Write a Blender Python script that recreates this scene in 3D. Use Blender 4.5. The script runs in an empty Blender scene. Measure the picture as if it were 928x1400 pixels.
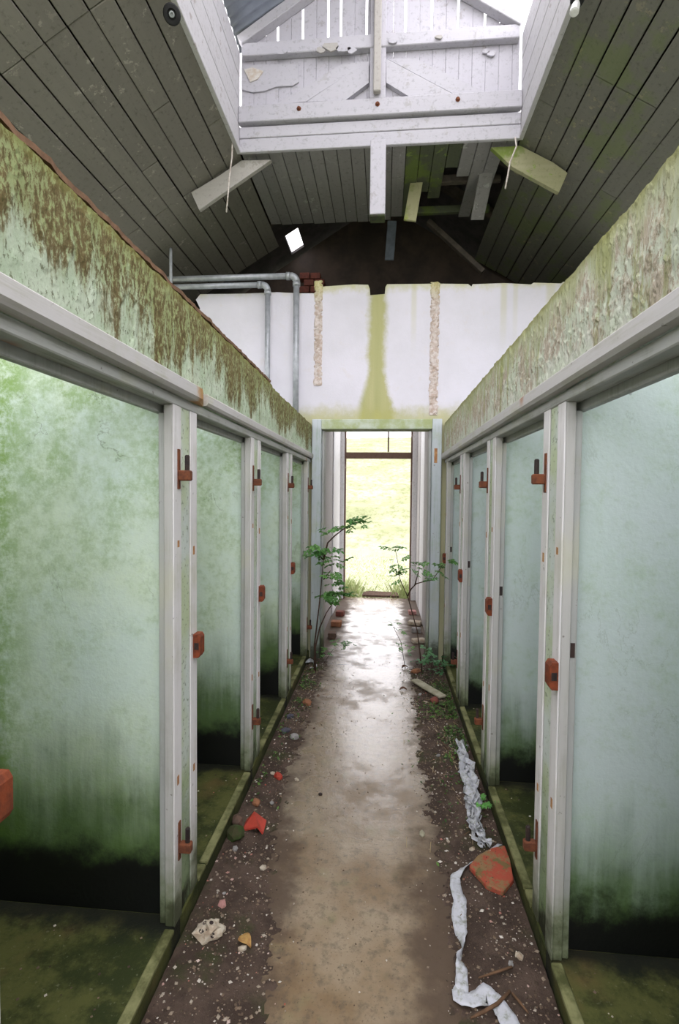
import bpy, bmesh, math, random
from mathutils import Vector, Matrix, noise as mnoise
random.seed(7)
R = math.radians
scene = bpy.context.scene
C = scene.collection

# ------------------------------------------------------------------ camera
FPX, EYE = 690.0, 1.52
YAW, PIT, ROLL = R(5.065), R(2.077), R(0.555)
fw = Vector((-math.sin(YAW)*math.cos(PIT), math.cos(YAW)*math.cos(PIT), -math.sin(PIT)))
r0 = Vector((math.cos(YAW), math.sin(YAW), 0)); u0 = r0.cross(fw)
rt = r0*math.cos(ROLL)+u0*math.sin(ROLL); up = u0*math.cos(ROLL)-r0*math.sin(ROLL)
cam_d = bpy.data.cameras.new('camera'); cam = bpy.data.objects.new('camera', cam_d); C.objects.link(cam)
cam_d.sensor_fit = 'VERTICAL'; cam_d.sensor_height = 36.0; cam_d.sensor_width = 36.0*928/1400
cam_d.lens = FPX/1400*36.0; cam_d.clip_start = 0.02; cam_d.clip_end = 400
cam.matrix_world = Matrix(((rt.x, up.x, -fw.x, 0), (rt.y, up.y, -fw.y, 0), (rt.z, up.z, -fw.z, EYE), (0, 0, 0, 1)))
scene.camera = cam
EYEP = Vector((0, 0, EYE))
def at(px, py, ax, val):
    """photo pixel -> point where its ray meets the plane axis=val"""
    d = fw+rt*((px-464)/FPX)+up*((700-py)/FPX)
    return EYEP+d*((val-EYEP[ax])/d[ax])

# ------------------------------------------------------------------ light: overcast sky through lantern, doorways and openings added out of view
world = bpy.data.worlds.new('World'); scene.world = world; world.use_nodes = True
bg = world.node_tree.nodes['Background']; bg.inputs[0].default_value = (0.98, 0.955, 1.0, 1); bg.inputs[1].default_value = 1.0
scene.view_settings.view_transform = 'Standard'; scene.view_settings.look = 'None'
scene.view_settings.gamma = 1.0; scene.view_settings.use_curve_mapping = False
scene.view_settings.exposure = 2.05
scene.cycles.max_bounces = 10; scene.cycles.diffuse_bounces = 6

# ------------------------------------------------------------------ materials
class NB:
    def __init__(s, name, rough=0.75, spec=0.3):
        s.m = bpy.data.materials.new(name); s.m.use_nodes = True; s.t = s.m.node_tree; s.N = s.t.nodes
        s.b = s.N['Principled BSDF']; s.b.inputs['Roughness'].default_value = rough
        s.b.inputs['Specular IOR Level'].default_value = spec
        s.geo = s.N.new('ShaderNodeNewGeometry'); s.P = s.geo.outputs['Position']
        sp = s.N.new('ShaderNodeSeparateXYZ'); s.t.links.new(s.P, sp.inputs[0]); s.x, s.y, s.z = sp.outputs
    def lk(s, v, inp):
        if isinstance(v, bpy.types.NodeSocket): s.t.links.new(v, inp)
        elif isinstance(v, (tuple, list)): inp.default_value = (*v, 1) if len(v) == 3 and inp.type == 'RGBA' else v
        else: inp.default_value = v
    def map(s, sc, loc=(0, 0, 0), vec=None):
        n = s.N.new('ShaderNodeMapping'); s.lk(vec or s.P, n.inputs[0]); n.inputs['Scale'].default_value = sc; n.inputs['Location'].default_value = loc
        return n.outputs[0]
    def noise(s, scale, detail=6, rough=0.6, vec=None, dist=0):
        n = s.N.new('ShaderNodeTexNoise'); s.lk(vec or s.P, n.inputs['Vector']); n.inputs['Scale'].default_value = scale
        n.inputs['Detail'].default_value = detail; n.inputs['Roughness'].default_value = rough; n.inputs['Distortion'].default_value = dist
        return n.outputs['Fac']
    def voro(s, scale, vec=None, feature='F1'):
        n = s.N.new('ShaderNodeTexVoronoi'); n.feature = feature; s.lk(vec or s.P, n.inputs['Vector']); n.inputs['Scale'].default_value = scale
        return n.outputs['Distance']
    def M(s, op, a, b=0.0, clamp=False):
        n = s.N.new('ShaderNodeMath'); n.operation = op; n.use_clamp = clamp; s.lk(a, n.inputs[0]); s.lk(b, n.inputs[1]); return n.outputs[0]
    def step(s, v, lo, hi):
        """smooth 0..1 as v goes lo..hi (lo may exceed hi)"""
        n = s.N.new('ShaderNodeMapRange'); n.interpolation_type = 'SMOOTHSTEP'; s.lk(v, n.inputs[0])
        a, b, c, d = (lo, hi, 0, 1) if lo < hi else (hi, lo, 1, 0)
        for i, q in enumerate((a, b, c, d)): n.inputs[i+1].default_value = q
        return n.outputs[0]
    def mix(s, f, a, b, mode='MIX'):
        n = s.N.new('ShaderNodeMix'); n.data_type = 'RGBA'; n.blend_type = mode; s.lk(f, n.inputs[0]); s.lk(a, n.inputs[6]); s.lk(b, n.inputs[7]); return n.outputs[2]
    def rand(s): return s.N.new('ShaderNodeObjectInfo').outputs['Random']
    def island(s): return s.geo.outputs['Random Per Island']
    def ramp(s, f, stops):
        n = s.N.new('ShaderNodeValToRGB'); s.lk(f, n.inputs[0]); e = n.color_ramp.elements
        while len(e) < len(stops): e.new(0.5)
        for q, (p, c) in zip(e, stops): q.position = p; q.color = (*c, 1)
        return n.outputs[0]
    def bump(s, h, st=0.3, dist=0.01):
        n = s.N.new('ShaderNodeBump'); n.inputs['Strength'].default_value = st; n.inputs['Distance'].default_value = dist; s.lk(h, n.inputs['Height'])
        s.t.links.new(n.outputs[0], s.b.inputs['Normal'])
    def out(s, col, rough=None):
        s.lk(col, s.b.inputs['Base Color'])
        if rough is not None: s.lk(rough, s.b.inputs['Roughness'])
        return s.m

def stall_paint(name, ca, cb, algae, gh, bh, corner):
    k = NB(name, 0.55, 0.35)
    big = k.noise(1.7, 5, 0.6); mid = k.noise(6, 8, 0.7); fine = k.noise(70, 4, 0.6)
    streak = k.noise(1, 6, 0.65, k.map((11, 11, 0.9)))
    col = k.mix(k.step(big, 0.35, 0.65), ca, cb)
    col = k.mix(k.M('MULTIPLY', k.step(fine, 0.45, 0.75), 0.25), col, (0.50, 0.60, 0.58))
    al = k.M('MULTIPLY', k.step(k.M('ADD', k.M('MULTIPLY', mid, 0.6), k.M('MULTIPLY', big, 0.4)), 0.43, 0.68), algae)
    if corner:
        al = k.M('ADD', al, k.M('MULTIPLY', k.step(k.M('ADD', k.x, k.M('MULTIPLY', mid, 0.35)), -0.98, -1.18), 0.85), True)
        al = k.M('ADD', al, k.M('MULTIPLY', k.step(k.M('ADD', k.z, k.M('MULTIPLY', streak, 0.9)), 1.75, 2.3), 0.45), True)
    mot = k.noise(24, 6, 0.75)
    al = k.M('MULTIPLY', al, k.step(mot, 0.30, 0.62))
    col = k.mix(k.M('MULTIPLY', k.step(mot, 0.50, 0.72), 0.22), col, (0.30, 0.40, 0.28))
    col = k.mix(al, col, (0.24, 0.38, 0.12))
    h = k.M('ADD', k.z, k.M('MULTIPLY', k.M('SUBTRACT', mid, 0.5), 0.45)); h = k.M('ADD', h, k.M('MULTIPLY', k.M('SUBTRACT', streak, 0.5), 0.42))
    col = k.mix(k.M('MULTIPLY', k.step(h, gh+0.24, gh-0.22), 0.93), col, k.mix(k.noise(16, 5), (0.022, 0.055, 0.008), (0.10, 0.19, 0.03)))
    h2 = k.M('ADD', k.z, k.M('MULTIPLY', k.M('SUBTRACT', mid, 0.5), 0.30))
    cr = k.step(k.M('ABSOLUTE', k.M('SUBTRACT', k.noise(2.4, 9, 0.62, k.map((1, 1, 0.7)), 0.6), 0.5)), 0.006, 0.001)
    cr = k.M('MULTIPLY', cr, k.step(k.noise(1.9, 3), 0.50, 0.60))
    col = k.mix(k.M('MULTIPLY', cr, 0.5 if corner else 0.22), col, (0.10, 0.15, 0.06))
    spots = k.M('MULTIPLY', k.step(k.voro(9), 0.05, 0.03), k.step(k.noise(5, 2), 0.5, 0.6))
    col = k.mix(k.M('MULTIPLY', spots, 0.7), col, (0.02, 0.03, 0.02))
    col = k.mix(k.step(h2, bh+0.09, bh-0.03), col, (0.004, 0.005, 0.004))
    k.bump(k.M('ADD', k.M('MULTIPLY', fine, 0.5), k.M('MULTIPLY', mid, 1.2)), 0.35, 0.006)
    return k.out(col)
mat_stall_l = stall_paint('stall_paint_green', (0.60, 0.72, 0.66), (0.62, 0.73, 0.58), 0.55, 0.55, 0.27, True)
mat_stall_r = stall_paint('stall_paint_blue', (0.52, 0.60, 0.60), (0.50, 0.60, 0.57), 0.25, 0.40, 0.21, False)

def paint_wood(name, base=(0.74, 0.725, 0.735), dark=(0.40, 0.39, 0.35), vertical=True, moss=0.75, amount=0.55, rust_y=None):
    k = NB(name, 0.6, 0.3)
    gr = k.noise(1, 6, 0.65, k.map((60, 60, 2.2) if vertical else (60, 2.2, 60)))
    mid = k.noise(7, 6, 0.65)
    col = k.mix(k.M('MULTIPLY', k.step(k.M('ADD', k.M('MULTIPLY', gr, 0.55), k.M('MULTIPLY', mid, 0.45)), 0.46, 0.68), amount), base, dark)
    col = k.mix(k.M('MULTIPLY', k.step(k.noise(3.5, 5), 0.5, 0.72), 0.35), col, (0.55, 0.55, 0.38))
    col = k.mix(k.M('MULTIPLY', k.step(k.noise(30, 3), 0.68, 0.74), 0.7), col, (0.12, 0.10, 0.08))
    if moss:
        h = k.M('ADD', k.z, k.M('MULTIPLY', k.M('SUBTRACT', mid, 0.5), 0.5))
        col = k.mix(k.M('MULTIPLY', k.step(h, 0.42, 0.12), moss), col, (0.10, 0.14, 0.03))
        col = k.mix(k.M('MULTIPLY', k.step(h, 0.20, 0.08), 0.8), col, (0.03, 0.035, 0.012))
    if rust_y:
        col = k.mix(k.step(k.M('ADD', k.y, k.M('MULTIPLY', mid, 0.12)), rust_y, rust_y+0.04), col, k.mix(mid, (0.34, 0.14, 0.05), (0.42, 0.30, 0.12)))
    rs = k.M('MULTIPLY', k.step(k.voro(2.6), 0.12, 0.03), 0.8)
    if not vertical: col = k.mix(rs, col, (0.36, 0.14, 0.05))
    k.bump(gr, 0.25, 0.004)
    return k.out(col)
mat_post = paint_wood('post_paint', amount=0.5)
mat_jamb_shaded = paint_wood('jamb_reveal_shaded', (0.47, 0.465, 0.45), (0.28, 0.275, 0.235), amount=0.5)  # greyer than the corridor face: the reveal's shade is put into the colour
mat_stop = paint_wood('door_stop_paint', (0.40, 0.41, 0.40), (0.20, 0.21, 0.17))
mat_cap = paint_wood('cap_paint', (0.47, 0.46, 0.455), (0.27, 0.27, 0.17), False, 0, 0.6)
mat_cap_rusty = paint_wood('cap_paint_rusty_end', (0.47, 0.46, 0.455), (0.27, 0.27, 0.17), False, 0, 0.6, 1.71)
mat_head = paint_wood('head_paint', (0.42, 0.43, 0.42), (0.18, 0.19, 0.14), False, 0, 0.8)
mat_frame = paint_wood('end_frame_paint', (0.50, 0.55, 0.58), (0.24, 0.36, 0.24), True, 0.5, 0.6)

k = NB('post_infill', 0.8)
sp = k.noise(55, 5, 0.7)
c = k.mix(k.step(k.noise(4, 5), 0.4, 0.65), (0.60, 0.66, 0.62), (0.50, 0.58, 0.38))
hh = k.M('ADD', k.z, k.M('MULTIPLY', k.M('SUBTRACT', k.noise(9, 5), 0.5), 0.5))
c = k.mix(k.M('MULTIPLY', k.step(hh, 0.75, 0.2), 0.8), c, (0.13, 0.20, 0.06))
c = k.mix(k.M('MULTIPLY', k.step(sp, 0.56, 0.64), 0.6), c, (0.10, 0.14, 0.07))
c = k.mix(k.step(hh, 0.22, 0.08), c, (0.02, 0.022, 0.01))
k.bump(sp, 0.6, 0.006); mat_infill = k.out(c)

def fascia_mat(name, right):
    k = NB(name, 0.85, 0.2)
    streak = k.noise(1, 8, 0.7, k.map((16, 16, 2.0))); fine = k.noise(1, 8, 0.8, k.map((75, 75, 38))); big = k.noise(2.0, 6, 0.6); mid = k.noise(9, 7, 0.7)
    col = k.mix(k.step(mid, 0.4, 0.6), (0.44, 0.54, 0.38) if not right else (0.52, 0.57, 0.45), (0.54, 0.62, 0.48) if not right else (0.62, 0.64, 0.55))
    h = k.M('ADD', k.z, k.M('MULTIPLY', k.M('SUBTRACT', big, 0.5), 0.5)); h = k.M('ADD', h, k.M('MULTIPLY', k.M('SUBTRACT', streak, 0.5), 0.5))
    if right:
        patch = k.M('MULTIPLY', k.step(k.M('ABSOLUTE', k.M('SUBTRACT', h, 2.0)), 0.11, 0.05), k.step(k.M('ADD', k.M('MULTIPLY', fine, 0.5), k.M('MULTIPLY', mid, 0.5)), 0.46, 0.52))
        col = k.mix(k.M('MULTIPLY', patch, 0.8), col, k.mix(fine, (0.48, 0.38, 0.31), (0.34, 0.29, 0.20)))
        col = k.mix(k.M('MULTIPLY', k.step(h, 1.98, 2.16), 0.8), col, k.mix(streak, (0.22, 0.25, 0.07), (0.42, 0.42, 0.22)))
        col = k.mix(k.M('MULTIPLY', k.step(streak, 0.54, 0.64), 0.55), col, (0.26, 0.29, 0.09))
    else:
        col = k.mix(k.M('MULTIPLY', k.step(h, 1.90, 2.06), 0.85), col, k.mix(streak, (0.16, 0.20, 0.05), (0.36, 0.40, 0.16)))
        patch = k.M('MULTIPLY', k.step(h, 1.91, 2.00), k.step(k.M('ADD', k.M('MULTIPLY', fine, 0.75), k.M('MULTIPLY', streak, 0.25)), 0.45, 0.52))
        col = k.mix(k.M('MULTIPLY', patch, 0.9), col, k.mix(mid, (0.085, 0.042, 0.018), (0.17, 0.12, 0.045)))
    col = k.mix(k.M('MULTIPLY', k.step(fine, 0.53, 0.61), 0.8 if not right else 0.5), col, (0.07, 0.07, 0.02))
    col = k.mix(k.M('MULTIPLY', k.step(k.z, 2.12, 2.16), 0.6), col, (0.20, 0.20, 0.05))
    k.bump(k.M('ADD', k.M('MULTIPLY', fine, 1.0), k.M('MULTIPLY', streak, 0.4)), 0.8, 0.012)
    return k.out(col)
mat_fas_l = fascia_mat('fascia_brown_green', False)
mat_fas_r = fascia_mat('fascia_pale_green', True)

k = NB('white_end_wall', 0.8, 0.2)
big = k.noise(2.2, 6, 0.6); mid = k.noise(9, 6, 0.7); vs = k.noise(1, 6, 0.65, k.map((14, 14, 0.7)))
c = k.mix(k.step(big, 0.35, 0.7), (0.67, 0.655, 0.72), (0.61, 0.60, 0.65))
c = k.mix(k.M('MULTIPLY', k.step(mid, 0.55, 0.75), 0.3), c, (0.60, 0.55, 0.50))
zz = k.M('ADD', k.z, k.M('MULTIPLY', k.M('SUBTRACT', mid, 0.5), 0.2))
dx = k.M('ABSOLUTE', k.M('ADD', k.M('ADD', k.x, 0.085), k.M('MULTIPLY', k.M('SUBTRACT', mid, 0.5), 0.10)))
wid = k.M('ADD', 0.075, k.M('MULTIPLY', k.step(zz, 2.65, 2.25), 0.08))
run = k.step(k.M('SUBTRACT', dx, wid), 0.035, -0.035)
c = k.mix(k.M('MULTIPLY', run, 0.88), c, k.mix(vs, (0.24, 0.27, 0.05), (0.46, 0.43, 0.18)))
for cx, w, top in ((0.24, 0.035, 0.7), (1.02, 0.04, 0.8), (1.12, 0.03, 0.5), (1.42, 0.06, 0.8)):
    s1 = k.M('MULTIPLY', k.step(k.M('ABSOLUTE', k.M('SUBTRACT', k.x, cx)), w, w*0.3), k.step(zz, 2.7, 3.35))
    c = k.mix(k.M('MULTIPLY', s1, 0.45*top), c, (0.47, 0.46, 0.16))
c = k.mix(k.M('MULTIPLY', k.step(zz, 2.36, 2.20), 0.75), c, k.mix(vs, (0.45, 0.42, 0.12), (0.30, 0.32, 0.15)))
c = k.mix(k.M('MULTIPLY', k.step(zz, 3.30, 3.42), 0.6), c, (0.45, 0.45, 0.10))
k.bump(k.M('ADD', mid, k.M('MULTIPLY', k.noise(60, 4), 0.4)), 0.35, 0.008); mat_white = k.out(c)

k = NB('hacked_plaster', 0.9, 0.1)
f = k.noise(30, 6, 0.7)
c = k.mix(k.step(f, 0.4, 0.62), (0.64, 0.58, 0.55), (0.46, 0.37, 0.31)); c = k.mix(k.M('MULTIPLY', k.step(k.z, 3.2, 3.42), 0.6), c, (0.50, 0.48, 0.15))
k.bump(f, 0.8, 0.01); mat_hack = k.out(c)

def plank_mat(name, a, b, peel, grain_axis=1, peel_amt=0.5, moss=0.0):
    k = NB(name, 0.75, 0.25)
    sc = [40, 40, 40]; sc[grain_axis] = 1.6
    gr = k.noise(1, 6, 0.65, k.map(tuple(sc))); big = k.noise(1.6, 5, 0.6); mid = k.noise(11, 7, 0.72)
    c = k.mix(k.M('ADD', k.M('MULTIPLY', gr, 0.5), k.M('MULTIPLY', big, 0.5)), a, b)
    c = k.mix(k.M('MULTIPLY', k.rand(), 0.35), c, a)
    pe = k.M('MULTIPLY', k.step(mid, 0.585, 0.64), k.step(big, 0.38, 0.55))
    c = k.mix(k.M('MULTIPLY', k.step(k.noise(34, 5, 0.75), 0.52, 0.7), 0.45), c, (a[0]*0.45, a[1]*0.45, a[2]*0.42))
    c = k.mix(k.M('MULTIPLY', pe, peel_amt), c, peel)
    if moss:
        c = k.mix(k.M('MULTIPLY', k.step(k.noise(3.1, 5), 0.5, 0.62), moss), c, (0.14, 0.20, 0.03))
    k.bump(k.M('ADD', gr, pe), 0.3, 0.004)
    return k.out(c)
mat_ceil = plank_mat('ceiling_boards', (0.15, 0.14, 0.125), (0.27, 0.255, 0.225), (0.50, 0.47, 0.40))
mat_ceil_r = plank_mat('ceiling_boards_damp', (0.11, 0.11, 0.095), (0.22, 0.215, 0.18), (0.32, 0.29, 0.18), 1, 0.6, 0.35)
mat_ceil_dark = plank_mat('ceiling_boards_sooty', (0.20, 0.192, 0.198), (0.36, 0.345, 0.35), (0.6, 0.6, 0.6), 1, 0.4)
mat_ceil_moss = plank_mat('ceiling_boards_mossy', (0.07, 0.075, 0.055), (0.13, 0.15, 0.09), (0.22, 0.30, 0.06), 1, 0.7, 0.6)
mat_brace = plank_mat('brace_board', (0.36, 0.34, 0.32), (0.48, 0.46, 0.43), (0.2, 0.2, 0.15), 0, 0.4)
mat_brace_moss = plank_mat('brace_board_mossy', (0.22, 0.24, 0.09), (0.44, 0.40, 0.30), (0.22, 0.34, 0.05), 0, 0.9, 0.9)
mat_lwhite = plank_mat('lantern_white_boards', (0.45, 0.44, 0.485), (0.53, 0.515, 0.565), (0.30, 0.27, 0.26), 2, 0.5)
mat_lwhite_h = plank_mat('lantern_white_rails', (0.44, 0.43, 0.47), (0.52, 0.51, 0.55), (0.30, 0.28, 0.25), 0, 0.4)
mat_lside = plank_mat('lantern_side_boards', (0.44, 0.43, 0.45), (0.58, 0.57, 0.60), (0.26, 0.22, 0.20), 1, 0.6)

def simple(name, a, b, sc=12, rough=0.7, bump=0.3, metal=0.0, spec=0.3):
    k = NB(name, rough, spec); f = k.noise(sc, 6, 0.65); k.b.inputs['Metallic'].default_value = metal
    if bump: k.bump(f, bump, 0.006)
    return k.out(k.mix(k.step(f, 0.35, 0.65), a, b))
mat_rust = simple('rusty_iron', (0.20, 0.065, 0.028), (0.11, 0.04, 0.022), 35, 0.8)
mat_rust_red = simple('red_oxide_iron', (0.24, 0.055, 0.020), (0.13, 0.035, 0.016), 40, 0.75)
mat_pin = simple('dark_iron', (0.05, 0.03, 0.025), (0.02, 0.015, 0.015), 30, 0.6)
mat_rust_pale = simple('rust_bleed', (0.50, 0.28, 0.12), (0.34, 0.16, 0.07), 30, 0.8)
mat_pipe = simple('galvanised_pipe', (0.42, 0.44, 0.47), (0.30, 0.32, 0.34), 14, 0.45, 0.1, 0.35, 0.5)
mat_black = simple('black_ceramic', (0.012, 0.012, 0.013), (0.022, 0.022, 0.024), 20, 0.6, 0.1, 0, 0.2)
mat_porc = simple('white_porcelain', (0.75, 0.75, 0.75), (0.6, 0.6, 0.6), 20, 0.4, 0.1)
mat_cord = simple('cream_cord', (0.62, 0.58, 0.54), (0.42, 0.36, 0.32), 40, 0.8)
mat_bwall = simple('sooty_brown_render', (0.085, 0.062, 0.052), (0.05, 0.04, 0.036), 3.0, 0.9)
mat_brick = simple('red_brick', (0.24, 0.075, 0.055), (0.15, 0.055, 0.045), 25, 0.9)
mat_blockgreen = simple('mossy_block', (0.12, 0.15, 0.05), (0.08, 0.08, 0.05), 14, 0.9)
mat_render = simple('outer_wall_render', (0.42, 0.44, 0.38), (0.34, 0.36, 0.30), 4, 0.9)
mat_roof = simple('dark_roofing', (0.05, 0.045, 0.045), (0.08, 0.07, 0.07), 6, 0.9)
mat_rafter = simple('dark_rafter_timber', (0.07, 0.06, 0.05), (0.11, 0.09, 0.075), 14, 0.85)
mat_iron = simple('grey_corrugated_iron', (0.30, 0.33, 0.40), (0.24, 0.27, 0.33), 5, 0.5, 0.1, 0.3)
mat_tile_plain = simple('terracotta_tile', (0.33, 0.085, 0.05), (0.20, 0.15, 0.07), 45, 0.9)
k = NB('terracotta_tile_weathered', 0.9, 0.2); f = k.noise(14, 7, 0.75); f2 = k.noise(70, 5, 0.7)
c = k.mix(k.step(f, 0.45, 0.56), (0.36, 0.075, 0.045), (0.24, 0.155, 0.075)); c = k.mix(k.M('MULTIPLY', k.step(k.noise(19, 5), 0.55, 0.63), 0.8), c, (0.12, 0.13, 0.05))
c = k.mix(k.step(f2, 0.62, 0.68), c, (0.06, 0.025, 0.02)); k.bump(f2, 0.6, 0.006); mat_tile = k.out(c)
mat_red = simple('bright_red_shard', (0.48, 0.06, 0.04), (0.36, 0.05, 0.03), 20, 0.5)
mat_orange = simple('orange_brick_crumb', (0.36, 0.16, 0.08), (0.25, 0.11, 0.06), 30, 0.9)
mat_brownstone = simple('brown_brick_chip', (0.14, 0.085, 0.06), (0.09, 0.06, 0.045), 30, 0.9)
mat_mossstone = simple('moss_covered_stone', (0.03, 0.06, 0.012), (0.05, 0.045, 0.02), 25, 0.95)
mat_coral = simple('pitted_pale_mortar', (0.52, 0.47, 0.38), (0.36, 0.28, 0.2), 30, 0.95, 0.8)
mat_pink = simple('pink_mortar', (0.50, 0.26, 0.24), (0.36, 0.18, 0.15), 40, 0.9)
mat_grey = simple('grey_stone', (0.34, 0.33, 0.32), (0.22, 0.21, 0.20), 30, 0.9)
mat_slate = simple('blue_grey_slate', (0.10, 0.10, 0.13), (0.06, 0.06, 0.08), 30, 0.7)
mat_dryleaf = simple('dry_leaf', (0.48, 0.30, 0.10), (0.33, 0.17, 0.06), 40, 0.8)
mat_brleaf = simple('brown_leaf', (0.15, 0.06, 0.03), (0.10, 0.05, 0.03), 40, 0.8)
mat_twig = simple('twig_bark', (0.10, 0.055, 0.03), (0.16, 0.09, 0.05), 40, 0.9)
mat_stem = simple('sapling_bark', (0.05, 0.035, 0.025), (0.09, 0.05, 0.035), 40, 0.85)
mat_lath = simple('weathered_lath', (0.40, 0.37, 0.28), (0.28, 0.26, 0.18), 20, 0.9)
mat_greyboard = plank_mat('passage_grey_board', (0.38, 0.36, 0.36), (0.50, 0.48, 0.48), (0.30, 0.24, 0.18), 2, 0.4)
mat_whiteboard = plank_mat('passage_white_board', (0.74, 0.74, 0.76), (0.80, 0.80, 0.80), (0.5, 0.44, 0.4), 2, 0.3)
mat_brownframe = plank_mat('brown_outer_frame', (0.14, 0.085, 0.06), (0.22, 0.15, 0.12), (0.4, 0.33, 0.28), 2, 0.7)

k = NB('plinth_concrete', 0.8, 0.3)
m1 = k.noise(5, 9, 0.72); m2 = k.noise(60, 5, 0.7)
c = k.mix(k.step(m1, 0.42, 0.58), (0.022, 0.030, 0.005), (0.075, 0.080, 0.020))
c = k.mix(k.M('MULTIPLY', k.step(k.noise(2.6, 4), 0.55, 0.7), 0.5), c, (0.13, 0.075, 0.03))
c = k.mix(k.M('MULTIPLY', k.step(m2, 0.6, 0.7), 0.4), c, (0.22, 0.22, 0.13))
c = k.mix(k.M('MULTIPLY', k.step(k.M('ADD', k.z, k.M('MULTIPLY', m1, 0.06)), 0.10, 0.05), 0.7), c, (0.035, 0.04, 0.012))
dd = k.M('FRACT', k.M('DIVIDE', k.M('SUBTRACT', 1.605, k.y), 0.94)); dd = k.M('ADD', dd, k.M('MULTIPLY', k.M('SUBTRACT', m1, 0.5), 0.25))
c = k.mix(k.M('MULTIPLY', k.step(dd, 0.13, 0.03), 0.9), c, (0.005, 0.006, 0.004))
k.bump(k.M('ADD', m1, k.M('MULTIPLY', m2, 0.4)), 0.5, 0.01); mat_plinth = k.out(c)
mat_edging = simple('mossy_pale_edging', (0.22, 0.22, 0.10), (0.06, 0.065, 0.02), 9, 0.85)

k = NB('wet_concrete_path', 0.4, 1.0)
m1 = k.noise(2.2, 6, 0.6); m2 = k.noise(26, 6, 0.7); m3 = k.noise(7, 6, 0.6); m4 = k.noise(120, 3, 0.6)
c = k.mix(k.step(m1, 0.36, 0.64), (0.20, 0.135, 0.075), (0.31, 0.245, 0.17))
c = k.mix(k.M('MULTIPLY', k.step(m2, 0.48, 0.66), 0.6), c, (0.11, 0.09, 0.065))
c = k.mix(k.M('MULTIPLY', k.step(m4, 0.6, 0.68), 0.6), c, (0.07, 0.055, 0.04))
c = k.mix(k.M('MULTIPLY', k.step(m3, 0.56, 0.70), 0.35), c, (0.22, 0.21, 0.11))
ed = k.M('ABSOLUTE', k.M('ADD', k.x, k.M('ADD', 0.11, k.M('MULTIPLY', k.M('SUBTRACT', m3, 0.5), 0.40))))
ed = k.M('SUBTRACT', ed, k.M('MULTIPLY', k.step(k.y, 1.7, 2.7), 0.13))
c = k.mix(k.M('MULTIPLY', k.step(ed, 0.12, 0.30), 0.9), c, k.mix(m2, (0.06, 0.042, 0.03), (0.115, 0.082, 0.06)))
dirt = k.step(ed, 0.12, 0.30)
far = k.M('MULTIPLY', k.step(k.y, 1.5, 2.6), k.M('SUBTRACT', 1.0, k.M('MULTIPLY', dirt, 0.8)))
k.lk(k.M('ADD', 0.12, k.M('MULTIPLY', far, 0.95)), k.b.inputs['Specular IOR Level'])
wet = k.M('MULTIPLY', k.step(k.M('ADD', k.M('MULTIPLY', m1, 0.6), k.M('MULTIPLY', m3, 0.4)), 0.38, 0.52), far)
jl = k.step(k.M('ABSOLUTE', k.M('SUBTRACT', k.M('ADD', k.y, k.M('MULTIPLY', k.x, 0.03)), 4.42)), 0.012, 0.004)
c = k.mix(k.M('MULTIPLY', jl, 0.7), c, (0.05, 0.045, 0.04))
k.bump(k.M('ADD', k.M('MULTIPLY', m2, 0.6), k.M('ADD', m3, k.M('MULTIPLY', m4, 0.3))), 0.22, 0.01)
mat_floor = k.out(c, k.M('ADD', k.M('MULTIPLY', dirt, 0.35), k.M('SUBTRACT', 0.48, k.M('MULTIPLY', wet, 0.33))))

k = NB('dark_soil', 0.85, 0.25)
m1 = k.noise(6, 6, 0.65); m2 = k.noise(60, 6, 0.75)
c = k.mix(k.step(m1, 0.4, 0.62), (0.06, 0.04, 0.03), (0.105, 0.072, 0.055)); c = k.mix(k.M('MULTIPLY', k.step(k.noise(4, 5), 0.52, 0.66), 0.7), c, (0.045, 0.06, 0.015))
c = k.mix(k.step(m2, 0.62, 0.70), c, (0.22, 0.19, 0.15)); k.bump(m2, 0.8, 0.012); mat_soil = k.out(c)
k = NB('grit', 0.9, 0.2); c = k.ramp(k.island(), [(0.0, (0.05, 0.035, 0.025)), (0.35, (0.12, 0.085, 0.06)), (0.6, (0.22, 0.16, 0.11)), (0.82, (0.33, 0.28, 0.22)), (0.95, (0.62, 0.58, 0.52)), (1.0, (0.36, 0.09, 0.06))]); mat_grit = k.out(c)
k = NB('weeds', 0.6, 0.3); c = k.ramp(k.island(), [(0.0, (0.02, 0.045, 0.01)), (0.5, (0.05, 0.11, 0.02)), (1.0, (0.11, 0.20, 0.04))]); mat_weed = k.out(c)
k = NB('straw', 0.8, 0.2); c = k.ramp(k.island(), [(0.0, (0.16, 0.10, 0.05)), (0.6, (0.36, 0.28, 0.15)), (1.0, (0.5, 0.44, 0.3))]); mat_straw = k.out(c)

def leaf_mat(name, a, b):
    k = NB(name, 0.5, 0.35); c = k.mix(k.rand(), a, b)
    k.lk(c, k.b.inputs['Base Color'])
    tr = k.N.new('ShaderNodeBsdfTranslucent'); k.lk(c, tr.inputs[0]); mx = k.N.new('ShaderNodeMixShader'); mx.inputs[0].default_value = 0.3
    k.t.links.new(k.b.outputs[0], mx.inputs[1]); k.t.links.new(tr.outputs[0], mx.inputs[2]); k.t.links.new(mx.outputs[0], k.N['Material Output'].inputs[0])
    return k.m
mat_leaf = leaf_mat('sapling_leaf', (0.08, 0.24, 0.06), (0.20, 0.42, 0.12))
mat_leaf_br = leaf_mat('bright_weed_leaf', (0.10, 0.30, 0.06), (0.16, 0.42, 0.10))
mat_leaf_bl = leaf_mat('nettle_leaf', (0.07, 0.20, 0.08), (0.16, 0.34, 0.16))

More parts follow.
